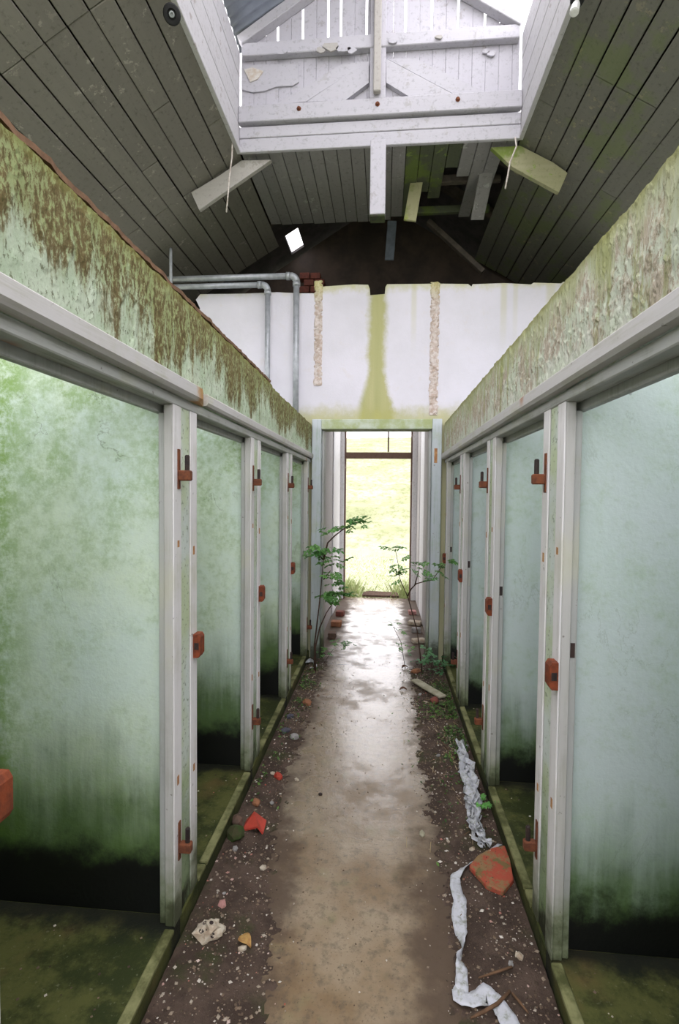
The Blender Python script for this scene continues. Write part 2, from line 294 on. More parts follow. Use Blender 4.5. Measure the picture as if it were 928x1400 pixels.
k = NB('hill_grass', 0.9, 0.1)
m1 = k.noise(0.45, 7, 0.65); m2 = k.noise(1, 6, 0.7, k.map((4.5, 1.6, 9)))
c = k.mix(k.step(m1, 0.38, 0.62), (0.29, 0.31, 0.17), (0.42, 0.43, 0.28)); c = k.mix(k.M('MULTIPLY', k.step(m2, 0.45, 0.65), 0.7), c, (0.19, 0.21, 0.09))
c = k.mix(k.M('MULTIPLY', k.step(k.noise(0.8, 4), 0.58, 0.7), 0.5), c, (0.34, 0.27, 0.17)); c = k.mix(k.M('MULTIPLY', k.step(k.y, 15.0, 11.5), 0.7), c, (0.50, 0.50, 0.36)); k.bump(m2, 1.0, 0.15); mat_hill = k.out(c)  # flat ground near the door paler: overexposed glare put into the colour
k = NB('grass_blades', 0.7, 0.2); c = k.ramp(k.island(), [(0, (0.30, 0.38, 0.13)), (1, (0.55, 0.58, 0.34))]); mat_blade = k.out(c)

k = NB('grubby_white_plastic', 0.35, 0.45)
m = k.noise(40, 5, 0.7)
c = k.mix(k.step(m, 0.45, 0.72), (0.52, 0.53, 0.58), (0.24, 0.25, 0.20)); k.lk(c, k.b.inputs['Base Color']); k.bump(m, 0.4, 0.004)
mat_plastic = k.m
k = NB('old_glass', 0.05, 0.5); k.b.inputs['Base Color'].default_value = (0.95, 0.97, 0.96, 1); k.b.inputs['Transmission Weight'].default_value = 1.0; k.b.inputs['IOR'].default_value = 1.05; mat_glass = k.m

# ------------------------------------------------------------------ mesh helpers
def link(name, me, parent=None):
    o = bpy.data.objects.new(name, me); C.objects.link(o)
    if parent: o.parent = parent
    return o
def obj(name, bm, mat, parent=None, smooth=False):
    bmesh.ops.recalc_face_normals(bm, faces=bm.faces)
    me = bpy.data.meshes.new(name); bm.to_mesh(me); bm.free(); me.materials.append(mat)
    if smooth:
        for p in me.polygons: p.use_smooth = True
    return link(name, me, parent)
def empty(name, loc=(0, 0, 0)):
    o = bpy.data.objects.new(name, None); C.objects.link(o); o.location = loc; o.empty_display_size = 0.1; return o
def tag(o, label=None, cat=None, group=None, kind=None):
    for a, b in (('label', label), ('category', cat), ('group', group), ('kind', kind)):
        if b: o[a] = b
    return o
def box(bm, x0, x1, y0, y1, z0, z1, bev=0.0):
    v = [bm.verts.new((x, y, z)) for x in (x0, x1) for y in (y0, y1) for z in (z0, z1)]
    fs = [bm.faces.new([v[i] for i in q]) for q in ((0, 1, 3, 2), (4, 6, 7, 5), (0, 4, 5, 1), (2, 3, 7, 6), (0, 2, 6, 4), (1, 5, 7, 3))]
    if bev: bmesh.ops.bevel(bm, geom=list({e for f in fs for e in f.edges}), offset=bev, segments=1, affect='EDGES')
    return bm
def bx(name, mat, parent, *d, bev=0.003): return obj(name, box(bmesh.new(), *d, bev=bev), mat, parent)
def prism(bm, pts, vec):
    """planar polygon pts extruded by vec"""
    a = [bm.verts.new(p) for p in pts]; b = [bm.verts.new(Vector(p)+Vector(vec)) for p in pts]; n = len(pts)
    bm.faces.new(a); bm.faces.new(b[::-1])
    for i in range(n): bm.faces.new((a[i], a[(i+1) % n], b[(i+1) % n], b[i]))
    return bm
def bar(bm, p, q, w, t, side=None, bev=0.0):
    """rectangular bar from p to q, width w along side, thickness t across"""
    p, q = Vector(p), Vector(q); d = (q-p).normalized(); s = Vector(side) if side else d.orthogonal()
    s = (s-d*s.dot(d)).normalized(); n = d.cross(s)
    v = [bm.verts.new(c+s*(w/2*a)+n*(t/2*b)) for c in (p, q) for a, b in ((-1, -1), (1, -1), (1, 1), (-1, 1))]
    fs = [bm.faces.new([v[i] for i in f]) for f in ((0, 1, 2, 3), (7, 6, 5, 4), (0, 4, 5, 1), (1, 5, 6, 2), (2, 6, 7, 3), (3, 7, 4, 0))]
    if bev: bmesh.ops.bevel(bm, geom=list({e for f in fs for e in f.edges}), offset=bev, segments=1, affect='EDGES')
    return bm
def tube(bm, pts, rad, n=8, cap=True):
    pts = [Vector(p) for p in pts]; rad = rad if isinstance(rad, (list, tuple)) else [rad]*len(pts); rings = []; ref = None
    for i, p in enumerate(pts):
        d = (pts[min(i+1, len(pts)-1)]-pts[max(i-1, 0)]).normalized()
        ref = d.orthogonal().normalized() if ref is None else (ref-d*ref.dot(d)).normalized()
        b = d.cross(ref); rings.append([bm.verts.new(p+(ref*math.cos(a)+b*math.sin(a))*rad[i]) for a in [2*math.pi*j/n for j in range(n)]])
    for a, b in zip(rings, rings[1:]):
        for j in range(n): bm.faces.new((a[j], a[(j+1) % n], b[(j+1) % n], b[j]))
    if cap: bm.faces.new(rings[0][::-1]); bm.faces.new(rings[-1])
    return bm
def lathe(bm, prof, M=Matrix(), n=16):
    rings = [[bm.verts.new(M @ Vector((r*math.cos(2*math.pi*j/n), r*math.sin(2*math.pi*j/n), z))) for j in range(n)] for r, z in prof]
    for a, b in zip(rings, rings[1:]):
        for j in range(n): bm.faces.new((a[j], a[(j+1) % n], b[(j+1) % n], b[j]))
    bm.faces.new(rings[0][::-1]); bm.faces.new(rings[-1]); return bm
def rock_mesh(name, sx, sy, sz, seed, mat, sub=2, rough=0.35):
    bm = bmesh.new(); bmesh.ops.create_icosphere(bm, subdivisions=sub, radius=1)
    off = Vector((seed*3.7, seed*1.3, seed*5.1))
    for v in bm.verts:
        k = 1+rough*mnoise.noise(v.co*1.6+off)+rough*0.4*mnoise.noise(v.co*4+off); v.co *= k
        v.co = Vector((v.co.x*sx, v.co.y*sy, max(v.co.z, -0.55)*sz))
    zmin = min(v.co.z for v in bm.verts)
    for v in bm.verts: v.co.z -= zmin
    bmesh.ops.recalc_face_normals(bm, faces=bm.faces)
    me = bpy.data.meshes.new(name); bm.to_mesh(me); bm.free(); me.materials.append(mat); return me
def fbm(x, y, z=0.0): return mnoise.fractal(Vector((x, y, z)), 0.6, 2.1, 4)

# ------------------------------------------------------------------ setting
XL, XR = -0.67, 0.53            # stall fronts
OL, OR = -2.40, 2.26            # outer side walls
YW = 4.60                       # end wall
ZC, TS, CL, CR = 4.20, 0.60, -1.17, 0.98   # ceiling: flat height, side pitch, crease lines
YG = 3.99                       # lantern gable
HP = 0.085                      # plinth height
POSTS = [0.612, 1.56, 2.50, 3.44]; PW = 0.20
def S(o): o['kind'] = 'structure'; return o

S(bx('floor', mat_floor, None, OL, OR, -3.0, 7.36, -0.15, 0.0, bev=0))
def side_wall(name, x0, x1):
    # rendered wall; unseen high window openings added to bring daylight into the stalls
    bm = bmesh.new(); box(bm, x0, x1, -3.0, 6.1, 0, 2.22); box(bm, x0, x1, -3.0, 6.1, 3.34, 3.44)
    for a, b in ((-3.0, -2.6), (-1.25, -1.05), (0.35, 0.55), (1.95, 2.15), (3.45, 3.65), (4.6, 6.1)): box(bm, x0, x1, a, b, 2.2205, 3.3395)
    return S(obj(name, bm, mat_render))
side_wall('wall_left', OL-0.2, OL); side_wall('wall_right', OR, OR+0.2)
bm = bmesh.new(); g_ = 40.0
vs_ = [bm.verts.new(p) for p in ((-g_, -g_, -0.16), (g_, -g_, -0.16), (g_, 7.4, -0.16), (-g_, 7.4, -0.16))]; bm.faces.new(vs_)
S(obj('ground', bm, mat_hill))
bm = bmesh.new()     # unseen wall behind the viewer, its wide doorway added to let daylight in
prism(bm, [(OL, -3.0, 0), (-1.35, -3.0, 0), (-1.35, -3.0, 2.7), (1.2, -3.0, 2.7), (1.2, -3.0, 0), (OR, -3.0, 0), (OR, -3.0, 2.95), (OL, -3.0, 2.95)], (0, -0.2, 0))
S(obj('wall_front', bm, mat_render))

# white end wall with the doorway, the ragged top and the notch
top = [(OR, 3.36), (1.52, 3.375), (1.50, 3.362), (1.27, 3.375), (1.25, 3.360), (1.02, 3.378), (0.75, 3.375), (0.74, 3.355), (0.71, 3.378), (0.46, 3.388), (0.20, 3.392), (0.00, 3.395),
       (-0.015, 3.37), (-0.02, 3.31), (-0.15, 3.302), (-0.155, 3.36), (-0.17, 3.395), (-0.30, 3.402), (-0.45, 3.395), (-0.58, 3.39), (-0.60, 3.33), (-0.80, 3.335), (-1.0, 3.35), (-1.3, 3.345), (-1.72, 3.35), (-1.76, 3.30), (-1.72, 3.22), (-1.80, 3.12), (-1.78, 3.0), (OL, 2.95)]
out = [(OL, 0), (-0.66, 0), (-0.66, 2.19), (0.50, 2.19), (0.50, 0), (OR, 0)]+top
bm = prism(bmesh.new(), [(x, YW, z) for x, z in out], (0, 0.12, 0))
wall_end = S(obj('wall_end', bm, mat_white))
def chase(x0, x1, z0, z1, seed):
    """rough strip where a partition was torn off the wall"""
    bm = bmesh.new(); nz = int((z1-z0)/0.012); nx = 7; g = []
    for j in range(nz+1):
        z = z0+(z1-z0)*j/nz; row = []
        l = x0+0.008*fbm(seed, z*14)+(0.012 if (fbm(seed+5, z*22) > 0.28) else 0); r = x1+0.008*fbm(seed+9, z*14)-(0.012 if fbm(seed+7, z*22) > 0.28 else 0)
        for i in range(nx+1):
            t = i/nx; d = 0.004+0.012*max(0, 0.55+fbm(seed+t*1.5, z*18))*(1 if 0 < i < nx else 0)
            row.append(bm.verts.new((l+(r-l)*t, YW-d, z)))
        g.append(row)
    for j in range(nz):
        for i in range(nx): bm.faces.new((g[j][i], g[j][i+1], g[j+1][i+1], g[j+1][i]))
    per = [g[0][i] for i in range(nx+1)]+[g[j][nx] for j in range(1, nz+1)]+[g[nz][i] for i in range(nx-1, -1, -1)]+[g[j][0] for j in range(nz-1, 0, -1)]
    back = [bm.verts.new((v.co.x, YW, v.co.z)) for v in per]
    for i in range(len(per)): j = (i+1) % len(per); bm.faces.new((per[i], per[j], back[j], back[i]))
    return tag(obj('torn_plaster_strip', bm, mat_hack, wall_end), 'rough strip of torn plaster where a partition was removed')
chase(-0.655, -0.580, 2.50, 3.44, 1.0); chase(0.385, 0.465, 2.23, 3.40, 4.0)

# stall plinths with pale edging along the front
for side, xf, xb in ((-1, XL, OL), (1, XR, OR)):
    p = S(bx('plinth_left' if side < 0 else 'plinth_right', mat_plinth, None, min(xf, xb), max(xf, xb), -0.9, 4.54, 0, HP, bev=0.006))
    for yp, nxt in zip([-0.32]+POSTS, POSTS+[4.36]):
        y0, y1 = yp+PW+0.01, nxt-0.01
        x0, x1 = (xf-0.03, xf+0.004) if side < 0 else (xf-0.004, xf+0.03)
        cut = y0+(y1-y0)*random.uniform(0.1, 0.35)
        for a, b in ((y0, cut-0.01), (cut, y1)):
            bx('edging', mat_edging, p, x0, x1, a, b, HP-0.012, HP+0.006+random.uniform(-0.002, 0.002), bev=0.004)

# partitions between the stalls
for side, xf, xb, mt in ((-1, XL-0.055, OL, mat_stall_l), (1, XR+0.055, OR, mat_stall_r)):
    for yp in [-0.32]+POSTS+[4.36]:
        y0, y1 = (yp+0.045, yp+0.155) if yp < 4 else (4.40, 4.54)
        S(bx('partition_wall', mt, None, min(xf, xb), max(xf, xb), y0, y1, HP, 2.12, bev=0.002))

# fascia walls over the stall doors: real broken surface, ragged top
def fascia(side, xf, mat, seed):
    bm = bmesh.new(); Y0, Y1 = -0.9, 4.58; ny, nz = 700, 30; g = []; th = 0.13
    for i in range(ny+1):
        y = Y0+(Y1-Y0)*i/ny
        zt = 2.155+0.006*fbm(seed, y*9)
        if side < 0 and y > 2.95: zt -= 0.012+0.012*max(0, fbm(seed+2, y*6))
        row = []
        for j in range(nz+1):
            z = 1.88+(zt-1.88)*j/nz
            d = 0.002*fbm(y*7, z*4, seed)+0.006*max(0, fbm(y*24, z*14, seed+3)-0.05)
            if side > 0 and y < 2.6: d += 0.008*max(0, fbm(y*55, z*45, seed+6)-0.1)*max(0, 1-abs(z-1.97)/0.10)
            row.append(bm.verts.new((xf-side*(max(d, -0.004)+0.004), y, z)))
        g.append(row)
    for i in range(ny):
        for j in range(nz): bm.faces.new((g[i][j], g[i+1][j], g[i+1][j+1], g[i][j+1]))
    bt = [bm.verts.new((xf+side*th, r[-1].co.y, r[-1].co.z)) for r in g]; bb = [bm.verts.new((xf+side*th, r[0].co.y, 1.88)) for r in g]
    for i in range(ny):
        bm.faces.new((g[i][-1], g[i+1][-1], bt[i+1], bt[i])); bm.faces.new((bt[i], bt[i+1], bb[i+1], bb[i])); bm.faces.new((bb[i], bb[i+1], g[i+1][0], g[i][0]))
    bm.faces.new(g[0]+[bt[0], bb[0]]); bm.faces.new(g[-1]+[bt[-1], bb[-1]])
    return S(obj('fascia_wall', bm, mat))
fascia(-1, XL, mat_fas_l, 2.0); fascia(1, XR, mat_fas_r, 11.0)
# rusty strip along the top of the fascia on the pipe side
bm = bmesh.new(); n = 180; pr = None
for i in range(n+1):
    y = -0.9+(2.92+0.9)*i/n; w = 0.004*fbm(3, y*12)-0.004*max(0, (1.0-y)/1.9); ring = [bm.verts.new((x, y, z+w)) for x, z in ((XL-0.03, 2.163), (XL+0.002+w, 2.163), (XL+0.002+w, 2.176), (XL-0.03, 2.176))]
    if pr:
        for a in range(4): bm.faces.new((pr[a], pr[(a+1) % 4], ring[(a+1) % 4], ring[a]))
    else: bm.faces.new(ring[::-1])
    pr = ring
bm.faces.new(pr); S(obj('trim_1', bm, mat_twig))

# caps and heads over the doors
def cap(name, side, xf, y0, y1, pro, z0, z1, rnd=False, mat=None):
    s = -side; bm = bmesh.new(); prof = [(0, z0), (pro*0.75, z0), (pro, z0+0.010), (pro, z1-0.006), (pro*0.8, z1), (0, z1)]
    n = 30 if rnd else 12; pr = None
    for i in range(n+1):
        y = y0+(y1-y0)*i/n; k = 1.0
        if rnd and y > y1-0.02: k = math.sqrt(max(0.05, 1-((y-(y1-0.02))/0.02)**2))
        ring = [bm.verts.new((xf+s*(a*k+0.0), y, z)) for a, z in prof]
        if pr:
            for a in range(len(prof)): b = (a+1) % len(prof); bm.faces.new((pr[a], pr[b], ring[b], ring[a]))
        else: bm.faces.new(ring[::-1])
        pr = ring
    bm.faces.new(pr); return S(obj(name, bm, mat or mat_cap))
cap('trim_2', -1, XL, -0.9, 1.80, 0.040, 1.832, 1.882, True, mat_cap_rusty)
cap('trim_3', -1, XL, 1.805, 4.56, 0.026, 1.836, 1.878)
cap('trim_4', 1, XR, -0.9, 4.56, 0.034, 1.834, 1.884)
i = 5
for side, xf in ((-1, XL), (1, XR)):
    a, b = (xf-0.05, xf) if side < 0 else (xf, xf+0.05)
    h = S(bx('trim_%d' % i, mat_head, None, a, b, -0.9, 4.56, 1.80, 1.832, bev=0.003)); i += 1
    a, b = (xf-0.075, xf-0.052) if side < 0 else (xf+0.052, xf+0.075)
    bx('door_stop_rail', mat_stop, h, a, b, -0.9, 4.56, 1.775, 1.84, bev=0.003)

# ------------------------------------------------------------------ stall door posts
def hinge(parent, side, xf, y, z, dirn):
    """strap let into the jamb with a gudgeon and an upright pin"""
    s = -side; x = xf
    hb = bmesh.new(); box(hb, min(x, x+s*0.004), max(x, x+s*0.004), y-0.009, y+0.009, z-0.045, z+0.085, bev=0.001)
    h = tag(obj('hinge_strap', hb, mat_rust, parent), 'rusty hinge strap')
    g = bmesh.new(); box(g, min(x+s*0.004, x+s*0.044), max(x+s*0.004, x+s*0.044), y-0.013, y+0.013, z-0.018, z+0.016, bev=0.004)
    obj('gudgeon', g, mat_rust, h)
    tube_bm = tube(bmesh.new(), [(x+s*0.030, y, z+0.016), (x+s*0.030, y, z+0.062), (x+s*0.030, y, z+0.066)], [0.008, 0.008, 0.005], 10)
    tag(obj('hinge_pin', tube_bm, mat_pin, h), 'dark upright hinge pin')
def keeper(parent, side, xf, y0, y1, hole_y):
    """boxed latch keeper with a square hole in its viewer-side face"""
    s = -side; bm = bmesh.new(); z0, z1 = (0.932, 1.016) if y0 > 1 else (0.948, 1.030); x0, x1 = xf+s*0.0005, xf+s*0.026
    xa, xb = min(x0, x1), max(x0, x1)
    ch = 0.012; pts = [(x0, y0, z0), (x0, y0, z1), (x1-s*ch*0.6, y0, z1), (x1, y0, z1-ch), (x1, y0, z0+ch), (x1-s*ch*0.6, y0, z0)]
    prism(bm, pts, (0, y1-y0, 0)); k = tag(obj('latch_keeper', bm, mat_rust_red, parent), 'red rusted latch keeper box')
    cx = (x0+x1)/2; obj('bolt_hole', box(bmesh.new(), cx-0.008, cx+0.008, y0-0.0015, y0+0.002, 0.962, 0.986), mat_pin, k)
    return k
def stall_post(side, xf, y, label, end=False, fit=True):
    s = -side; r = empty('stall_door_post', (xf, y+PW/2, HP)); off = Vector((xf, y+PW/2, HP))
    def P(name, mat, a, b, y0, y1, z0, z1, bev=0.003):
        o = bx(name, mat, r, min(a, b), max(a, b), y0, y1, z0, z1, bev=bev); o.location = -off; return o
    w = 0.06; zt = 1.800
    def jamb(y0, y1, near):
        P('jamb', mat_jamb_shaded, xf+side*0.0055, xf+side*0.034, y0, y1, HP, zt)
        P('jamb_lit_face', mat_post, xf, xf+side*0.005, y0, y1, HP, zt, bev=0.0015)  # thin added layer, paler to carry the brighter light on the corridor side
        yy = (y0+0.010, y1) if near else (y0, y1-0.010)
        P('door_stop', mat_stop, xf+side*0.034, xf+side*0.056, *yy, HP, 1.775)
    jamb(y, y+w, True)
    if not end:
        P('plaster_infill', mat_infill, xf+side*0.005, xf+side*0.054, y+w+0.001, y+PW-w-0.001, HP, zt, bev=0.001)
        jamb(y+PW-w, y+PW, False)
    else:
        P('plaster_infill', mat_infill, xf+side*0.012, xf+side*0.054, y+w+0.001, 4.54, HP, zt, bev=0.001)
    n0 = len(r.children)
    if fit:
        hy = y+0.036 if side < 0 else y+PW-0.036
        for z in (1.575, 0.335): hinge(r, side, xf, hy, z, 1) if not (end and side > 0) else None
        if side < 0:
            if not end: keeper(r, side, xf, y+PW-0.040, y+PW+0.004, 0)
        else: keeper(r, side, xf, y-0.004, y+0.040, 0)
        # chipped-out recesses and rust weeps on the jamb edges
        for yy, z, hgt in ((y+0.036, 1.34, 0.022), (y+PW-0.03, 1.30, 0.03), (y+0.03, 0.55, 0.03), (y+PW-0.03, 0.52, 0.025)):
            if end and yy > y+0.06: continue
            P('chipped_recess', mat_rust_pale, xf-side*0.0012, xf+side*0.003, yy-0.008, yy+0.006, z, z+hgt, bev=0)
        if side > 0:
            P('latch_mortice', mat_pin, xf+side*0.036, xf+side*0.050, y+0.0085, y+0.014, 1.03, 1.075, bev=0)
    for o in list(r.children):
        o.location = -off
    return tag(r, label, 'door post', 'stall door posts')
ordn = {0.612: 'fourth', 1.56: 'third', 2.50: 'second', 3.44: 'first'}
for y in POSTS:
    stall_post(-1, XL, y, f'grey timber stall post with rusty hinges, {ordn[y]} from the far doorway, pipe side')
    stall_post(1, XR, y, f'grey timber stall post with red latch keeper, {ordn[y]} from the far doorway, tape side')
stall_post(-1, XL, 4.36, 'narrow grey end post on the pipe side, butting against the far door frame', True)
stall_post(1, XR, 4.36, 'narrow pale green end post on the plastic tape side, butting against the far door frame', True)

# ------------------------------------------------------------------ far door frame (corridor) and outer door frame
d1 = S(empty('door_1', (-0.08, 4.56, 0)))
def dp(par, name, mat, *d, bev=0.004):
    o = bx(name, mat, par, *d, bev=bev); o.location = -par.location; return o
dp(d1, 'jamb', mat_frame, -0.66, -0.575, 4.545, 4.74, 0, 2.19); dp(d1, 'jamb', mat_frame, 0.415, 0.50, 4.545, 4.74, 0, 2.19)
dp(d1, 'door_stop', mat_stop, -0.574, -0.552, 4.60, 4.73, 0, 2.095); dp(d1, 'door_stop', mat_stop, 0.392, 0.414, 4.60, 4.73, 0, 2.095)
dp(d1, 'head', simple('mossy_head', (0.50, 0.56, 0.48), (0.33, 0.38, 0.18), 5, 0.8), -0.574, 0.414, 4.54, 4.74, 2.10, 2.188)
dp(d1, 'bare_plate', mat_rust_pale, 0.435, 0.462, 4.5435, 4.5465, 1.80, 1.93, bev=0.001)
d2 = S(empty('door_2', (-0.08, 7.3, 0)))
dp(d2, 'jamb', mat_whiteboard, -0.695, -0.577, 7.24, 7.36, 0, 2.50); dp(d2, 'jamb', mat_whiteboard, 0.391, 0.515, 7.24, 7.36, 0, 2.50)
dp(d2, 'jamb_edge', mat_brownframe, -0.5765, -0.556, 7.25, 7.35, 0, 2.50, bev=0.002); dp(d2, 'jamb_edge', mat_brownframe, 0.370, 0.3905, 7.25, 7.35, 0, 2.50, bev=0.002)
dp(d2, 'head', mat_brownframe, -0.555, 0.369, 7.24, 7.36, 2.43, 2.50); dp(d2, 'transom', mat_brownframe, -0.555, 0.369, 7.24, 7.36, 2.03, 2.115)
dp(d2, 'transom_mullion', mat_brownframe, 0.036, 0.058, 7.28, 7.32, 2.126, 2.429, bev=0.001)
dp(d2, 'transom_pane', mat_glass, -0.554, 0.035, 7.298, 7.302, 2.126, 2.429, bev=0); dp(d2, 'transom_pane', mat_glass, 0.059, 0.368, 7.298, 7.302, 2.126, 2.429, bev=0)

# passage beyond the doorway: boarded sides, roofless past the gable
for nm, x0, x1, bands in (('wall_passage_left', -0.86, -0.70, ((4.75, 5.35, mat_greyboard, -0.640), (5.36, 6.2, mat_greyboard, -0.640), (6.21, 6.75, mat_whiteboard, -0.625), (6.76, 7.235, mat_whiteboard, -0.635))),
                          ('wall_passage_right', 0.52, 0.68, ((4.75, 5.05, mat_whiteboard, 0.470), (5.06, 6.0, mat_greyboard, 0.460), (6.01, 6.7, mat_whiteboard, 0.468), (6.71, 7.235, mat_greyboard, 0.462)))):
    w = S(bx(nm, mat_render, None, x0, x1, 4.75, 7.36, 0, 2.55, bev=0))
    for a, b, mt, xi in bands:
        bx('board', mt, w, *((x1, xi) if xi < 0 else (xi, x0)), a, b, 0.0, 2.5, bev=0.006)

# ------------------------------------------------------------------ boarded ceiling
YR = 0.9      # roof left off over the unseen near end to light the stall walls
ceil = S(empty('ceiling', (0, 0, 0)))
cs = 1/math.sqrt(1+TS*TS)
def slope_board(side, d0, d1, y0, y1, mat, sag=0.0):
    """board on the sloping side; d measured down the slope from the crease"""
    xc = CL if side < 0 else CR
    def pt(d, h): return (xc+side*(d*cs+h*TS*cs), ZC-d*TS*cs+h*cs)
    bm = bmesh.new(); q = [pt(d0, 0), pt(d1, 0), pt(d1, 0.018), pt(d0, 0.018)]
    prism(bm, [(x, y0, z-sag) for x, z in q], (0, y1-y0, 0)); bmesh.ops.bevel(bm, geom=bm.edges[:], offset=0.004, segments=1, affect='EDGES')
    return obj('ceiling_board', bm, mat, ceil)
BW = 0.142
for side in (-1, 1):
    for i in range(10):
        d0 = i*BW+0.003; d1 = (i+1)*BW-random.uniform(0.002, 0.007)
        if d1 > 1.43: d1 = 1.43
        joints = [2.55+0.0*i, random.choice((3.25, 3.6, 4.05))]
        ys = [YR+random.uniform(-0.06, 0.06)]+joints+[5.95 if side > 0 else 5.50]
        for a, b in zip(ys, ys[1:]):
            mt = mat_ceil if side < 0 else mat_ceil_r
            slope_board(side, d0, d1, a+0.002, b-0.002, mt, random.uniform(0, 0.006))
# flat part beyond the lantern: whole over the pipe side, broken away over the other side
fx = CL+0.01; n = 0
ends = {11: 5.0, 12: 4.98, 13: 4.62, 14: 4.72, 15: 4.30, 16: 4.42, 17: 5.05, 18: 4.85, 19: 4.1}
while fx < CR-0.03:
    w = 0.108; e = ends.get(n, 5.06+random.uniform(-0.01, 0.015)); x1 = min(fx+w-0.005, CR-0.005)
    mt = mat_ceil_moss if 12 <= n <= 15 else mat_ceil_dark
    o = bx('ceiling_board', mt, ceil, fx, x1, YG+0.01, e, ZC-random.uniform(0, 0.004), ZC+0.018, bev=0.003)
    fx += w; n += 1
for y in (4.55, 5.02): tag(bx('ceiling_joist', mat_rafter if y < 4.9 else mat_ceil_moss, ceil, CL+0.02, CR-0.02, y-0.025, y+0.025, ZC+0.02, ZC+0.085, bev=0.004), 'mossy joist showing through the broken ceiling')

# roof over it, with a torn hole; gable wall in the dark beyond
RZ = 4.95
roof = S(empty('roof', (0, 0, 0)))
def zr(x): return RZ-0.6*abs(x+0.095)
def roof_piece(x0, x1, y0, y1, xm=None):
    bm = bmesh.new(); prism(bm, [(x0, y0, zr(x0)), (x1, y0, zr(x1)), (x1, y0, zr(x1)+0.03), (x0, y0, zr(x0)+0.03)], (0, y1-y0, 0)); return obj('roof_sheet', bm, mat_roof, roof)
XM = -0.095
HX0, HX1, HY0, HY1 = -1.125, -0.98, 5.56, 5.98
roof_piece(OL-0.25, CL-0.04, YR, 4.06); roof_piece(CR+0.04, OR+0.25, YR, 4.06)
roof_piece(OL-0.25, HX0, 4.06, 6.18); roof_piece(HX0, HX1, 4.06, HY0); roof_piece(HX0, HX1, HY1, 6.18); roof_piece(HX1, XM, 4.06, 6.18)
roof_piece(XM, OR+0.25, 4.06, 6.18)
for sx in (-1, 1):
    for y in (4.35, 5.1): 
        bm = bmesh.new(); a, b = XM+sx*0.03, XM+sx*2.1; bar(bm, (a, y, zr(a)-0.045), (b, y, zr(b)-0.045), 0.05, 0.08, (0, 1, 0)); obj('rafter', bm, mat_rafter, roof)
gp = prism(bmesh.new(), [(OL, 6.05, 2.56), (OR, 6.05, 2.56), (OR, 6.05, 3.5), (XM, 6.05, RZ-0.02), (OL, 6.05, 3.5)], (0, 0.12, 0))
wg = S(obj('wall_gable', gp, mat_bwall))
S(bx('void_light_block', mat_roof, None, OL, OR, 4.73, 6.03, 2.57, 2.62, bev=0))  # unseen slab added to keep the roof void above it dark
# bricks of a broken pier standing against the gable wall
bl = at(412, 350, 1, 5.93)
for r_, (zz, mt) in enumerate(((3.72, mat_blockgreen), (3.80, mat_brick), (3.88, mat_brick), (3.96, mat_brick), (4.04, mat_brick))):
    for c_ in range(2):
        x0 = bl.x-0.02+c_*0.125+(0.05 if r_ % 2 else 0)
        b = bx('brick', mt, wg, x0, x0+0.115, 5.93+random.uniform(-0.01, 0.01), 6.048, zz-0.01, zz+0.058, bev=0.004)
bx('mortar_block', mat_blockgreen, wg, bl.x-0.06, bl.x+0.24, 5.91, 6.048, 3.30, 3.70, bev=0.01)

# ------------------------------------------------------------------ roof lantern
lan = S(empty('skylight_lantern', (0, 0, 0)))
def lb(name, mat, *d, bev=0.004, par=None): return bx(name, mat, par or lan, *d, bev=bev)
for sx, xs in ((-1, CL), (1, CR)):
    z = ZC-0.02
    for j, hgt in enumerate((0.045, 0.17, 0.18, 0.19, 0.19)):
        t = 0.022 if j else 0.034; gap = 0.006
        a, b = (xs-0.02, xs-0.02+t) if sx < 0 else (xs+0.02-t, xs+0.02)
        lb('side_board', mat_lside, a, b, YR, YG-0.002, z+0.002, z+hgt-gap*(0.3 if j != 3 else 1.2)); z += hgt
ZT = z
# gable boards, a few with gaps that let the sky through
x = CL+0.012; n = 0; rz = lambda x: 4.985+0.63*(1.08-abs(x-XM))
gaps = {2, 4, 6, 7, 9, 12, 14, 16, 18}
while x < CR-0.05:
    x1 = min(x+0.0975, CR-0.018); xt = x1-(0.016 if n in gaps else 0)
    lb('gable_board', mat_lwhite, x, x1, YG, YG+0.02, ZC+0.02, 4.93, bev=0.003)
    lb('gable_board', mat_lwhite, x, xt, YG, YG+0.02, 4.932 if n % 2 else 4.95, min(rz(x), rz(xt))+0.02, bev=0.003)
    x += 0.0985; n += 1
for z0, z1, t in ((ZC-0.02, 4.282, 0.03), (4.287, 4.372, 0.03)): lb('gable_plank', mat_lwhite_h, CL+0.004, CR-0.004, YG-t, YG-0.001, z0, z1)
beam = lb('tie_beam', mat_lwhite_h, CL+0.004, CR-0.004, YG-0.062, YG-0.001, 4.388, 4.512, bev=0.005)
rail = lb('upper_rail', mat_lwhite_h, CL+0.03, CR-0.03, YG-0.06, YG-0.001, 4.885, 4.982, bev=0.005)
for bxp in (-0.69, -0.09, 0.506):
    M = Matrix.Translation((bxp, YG-0.062, 4.462)) @ Matrix.Rotation(R(90), 4, 'X')
    tag(obj('coach_bolt', lathe(bmesh.new(), [(0.018, 0), (0.018, 0.004), (0.011, 0.005), (0.011, 0.016), (0.004, 0.018)], M, 8), mat_rust, beam), 'rusty bolt head')
for sx in (-1, 1):
    # rafters of the lantern roof
    bm = bmesh.new(); bar(bm, (XM+sx*1.06, YG-0.04, 4.985+0.01), (XM+sx*0.02, YG-0.04, 5.65), 0.075, 0.075, (0, 1, 0), 0.004); obj('end_rafter', bm, mat_lwhite_h, lan)
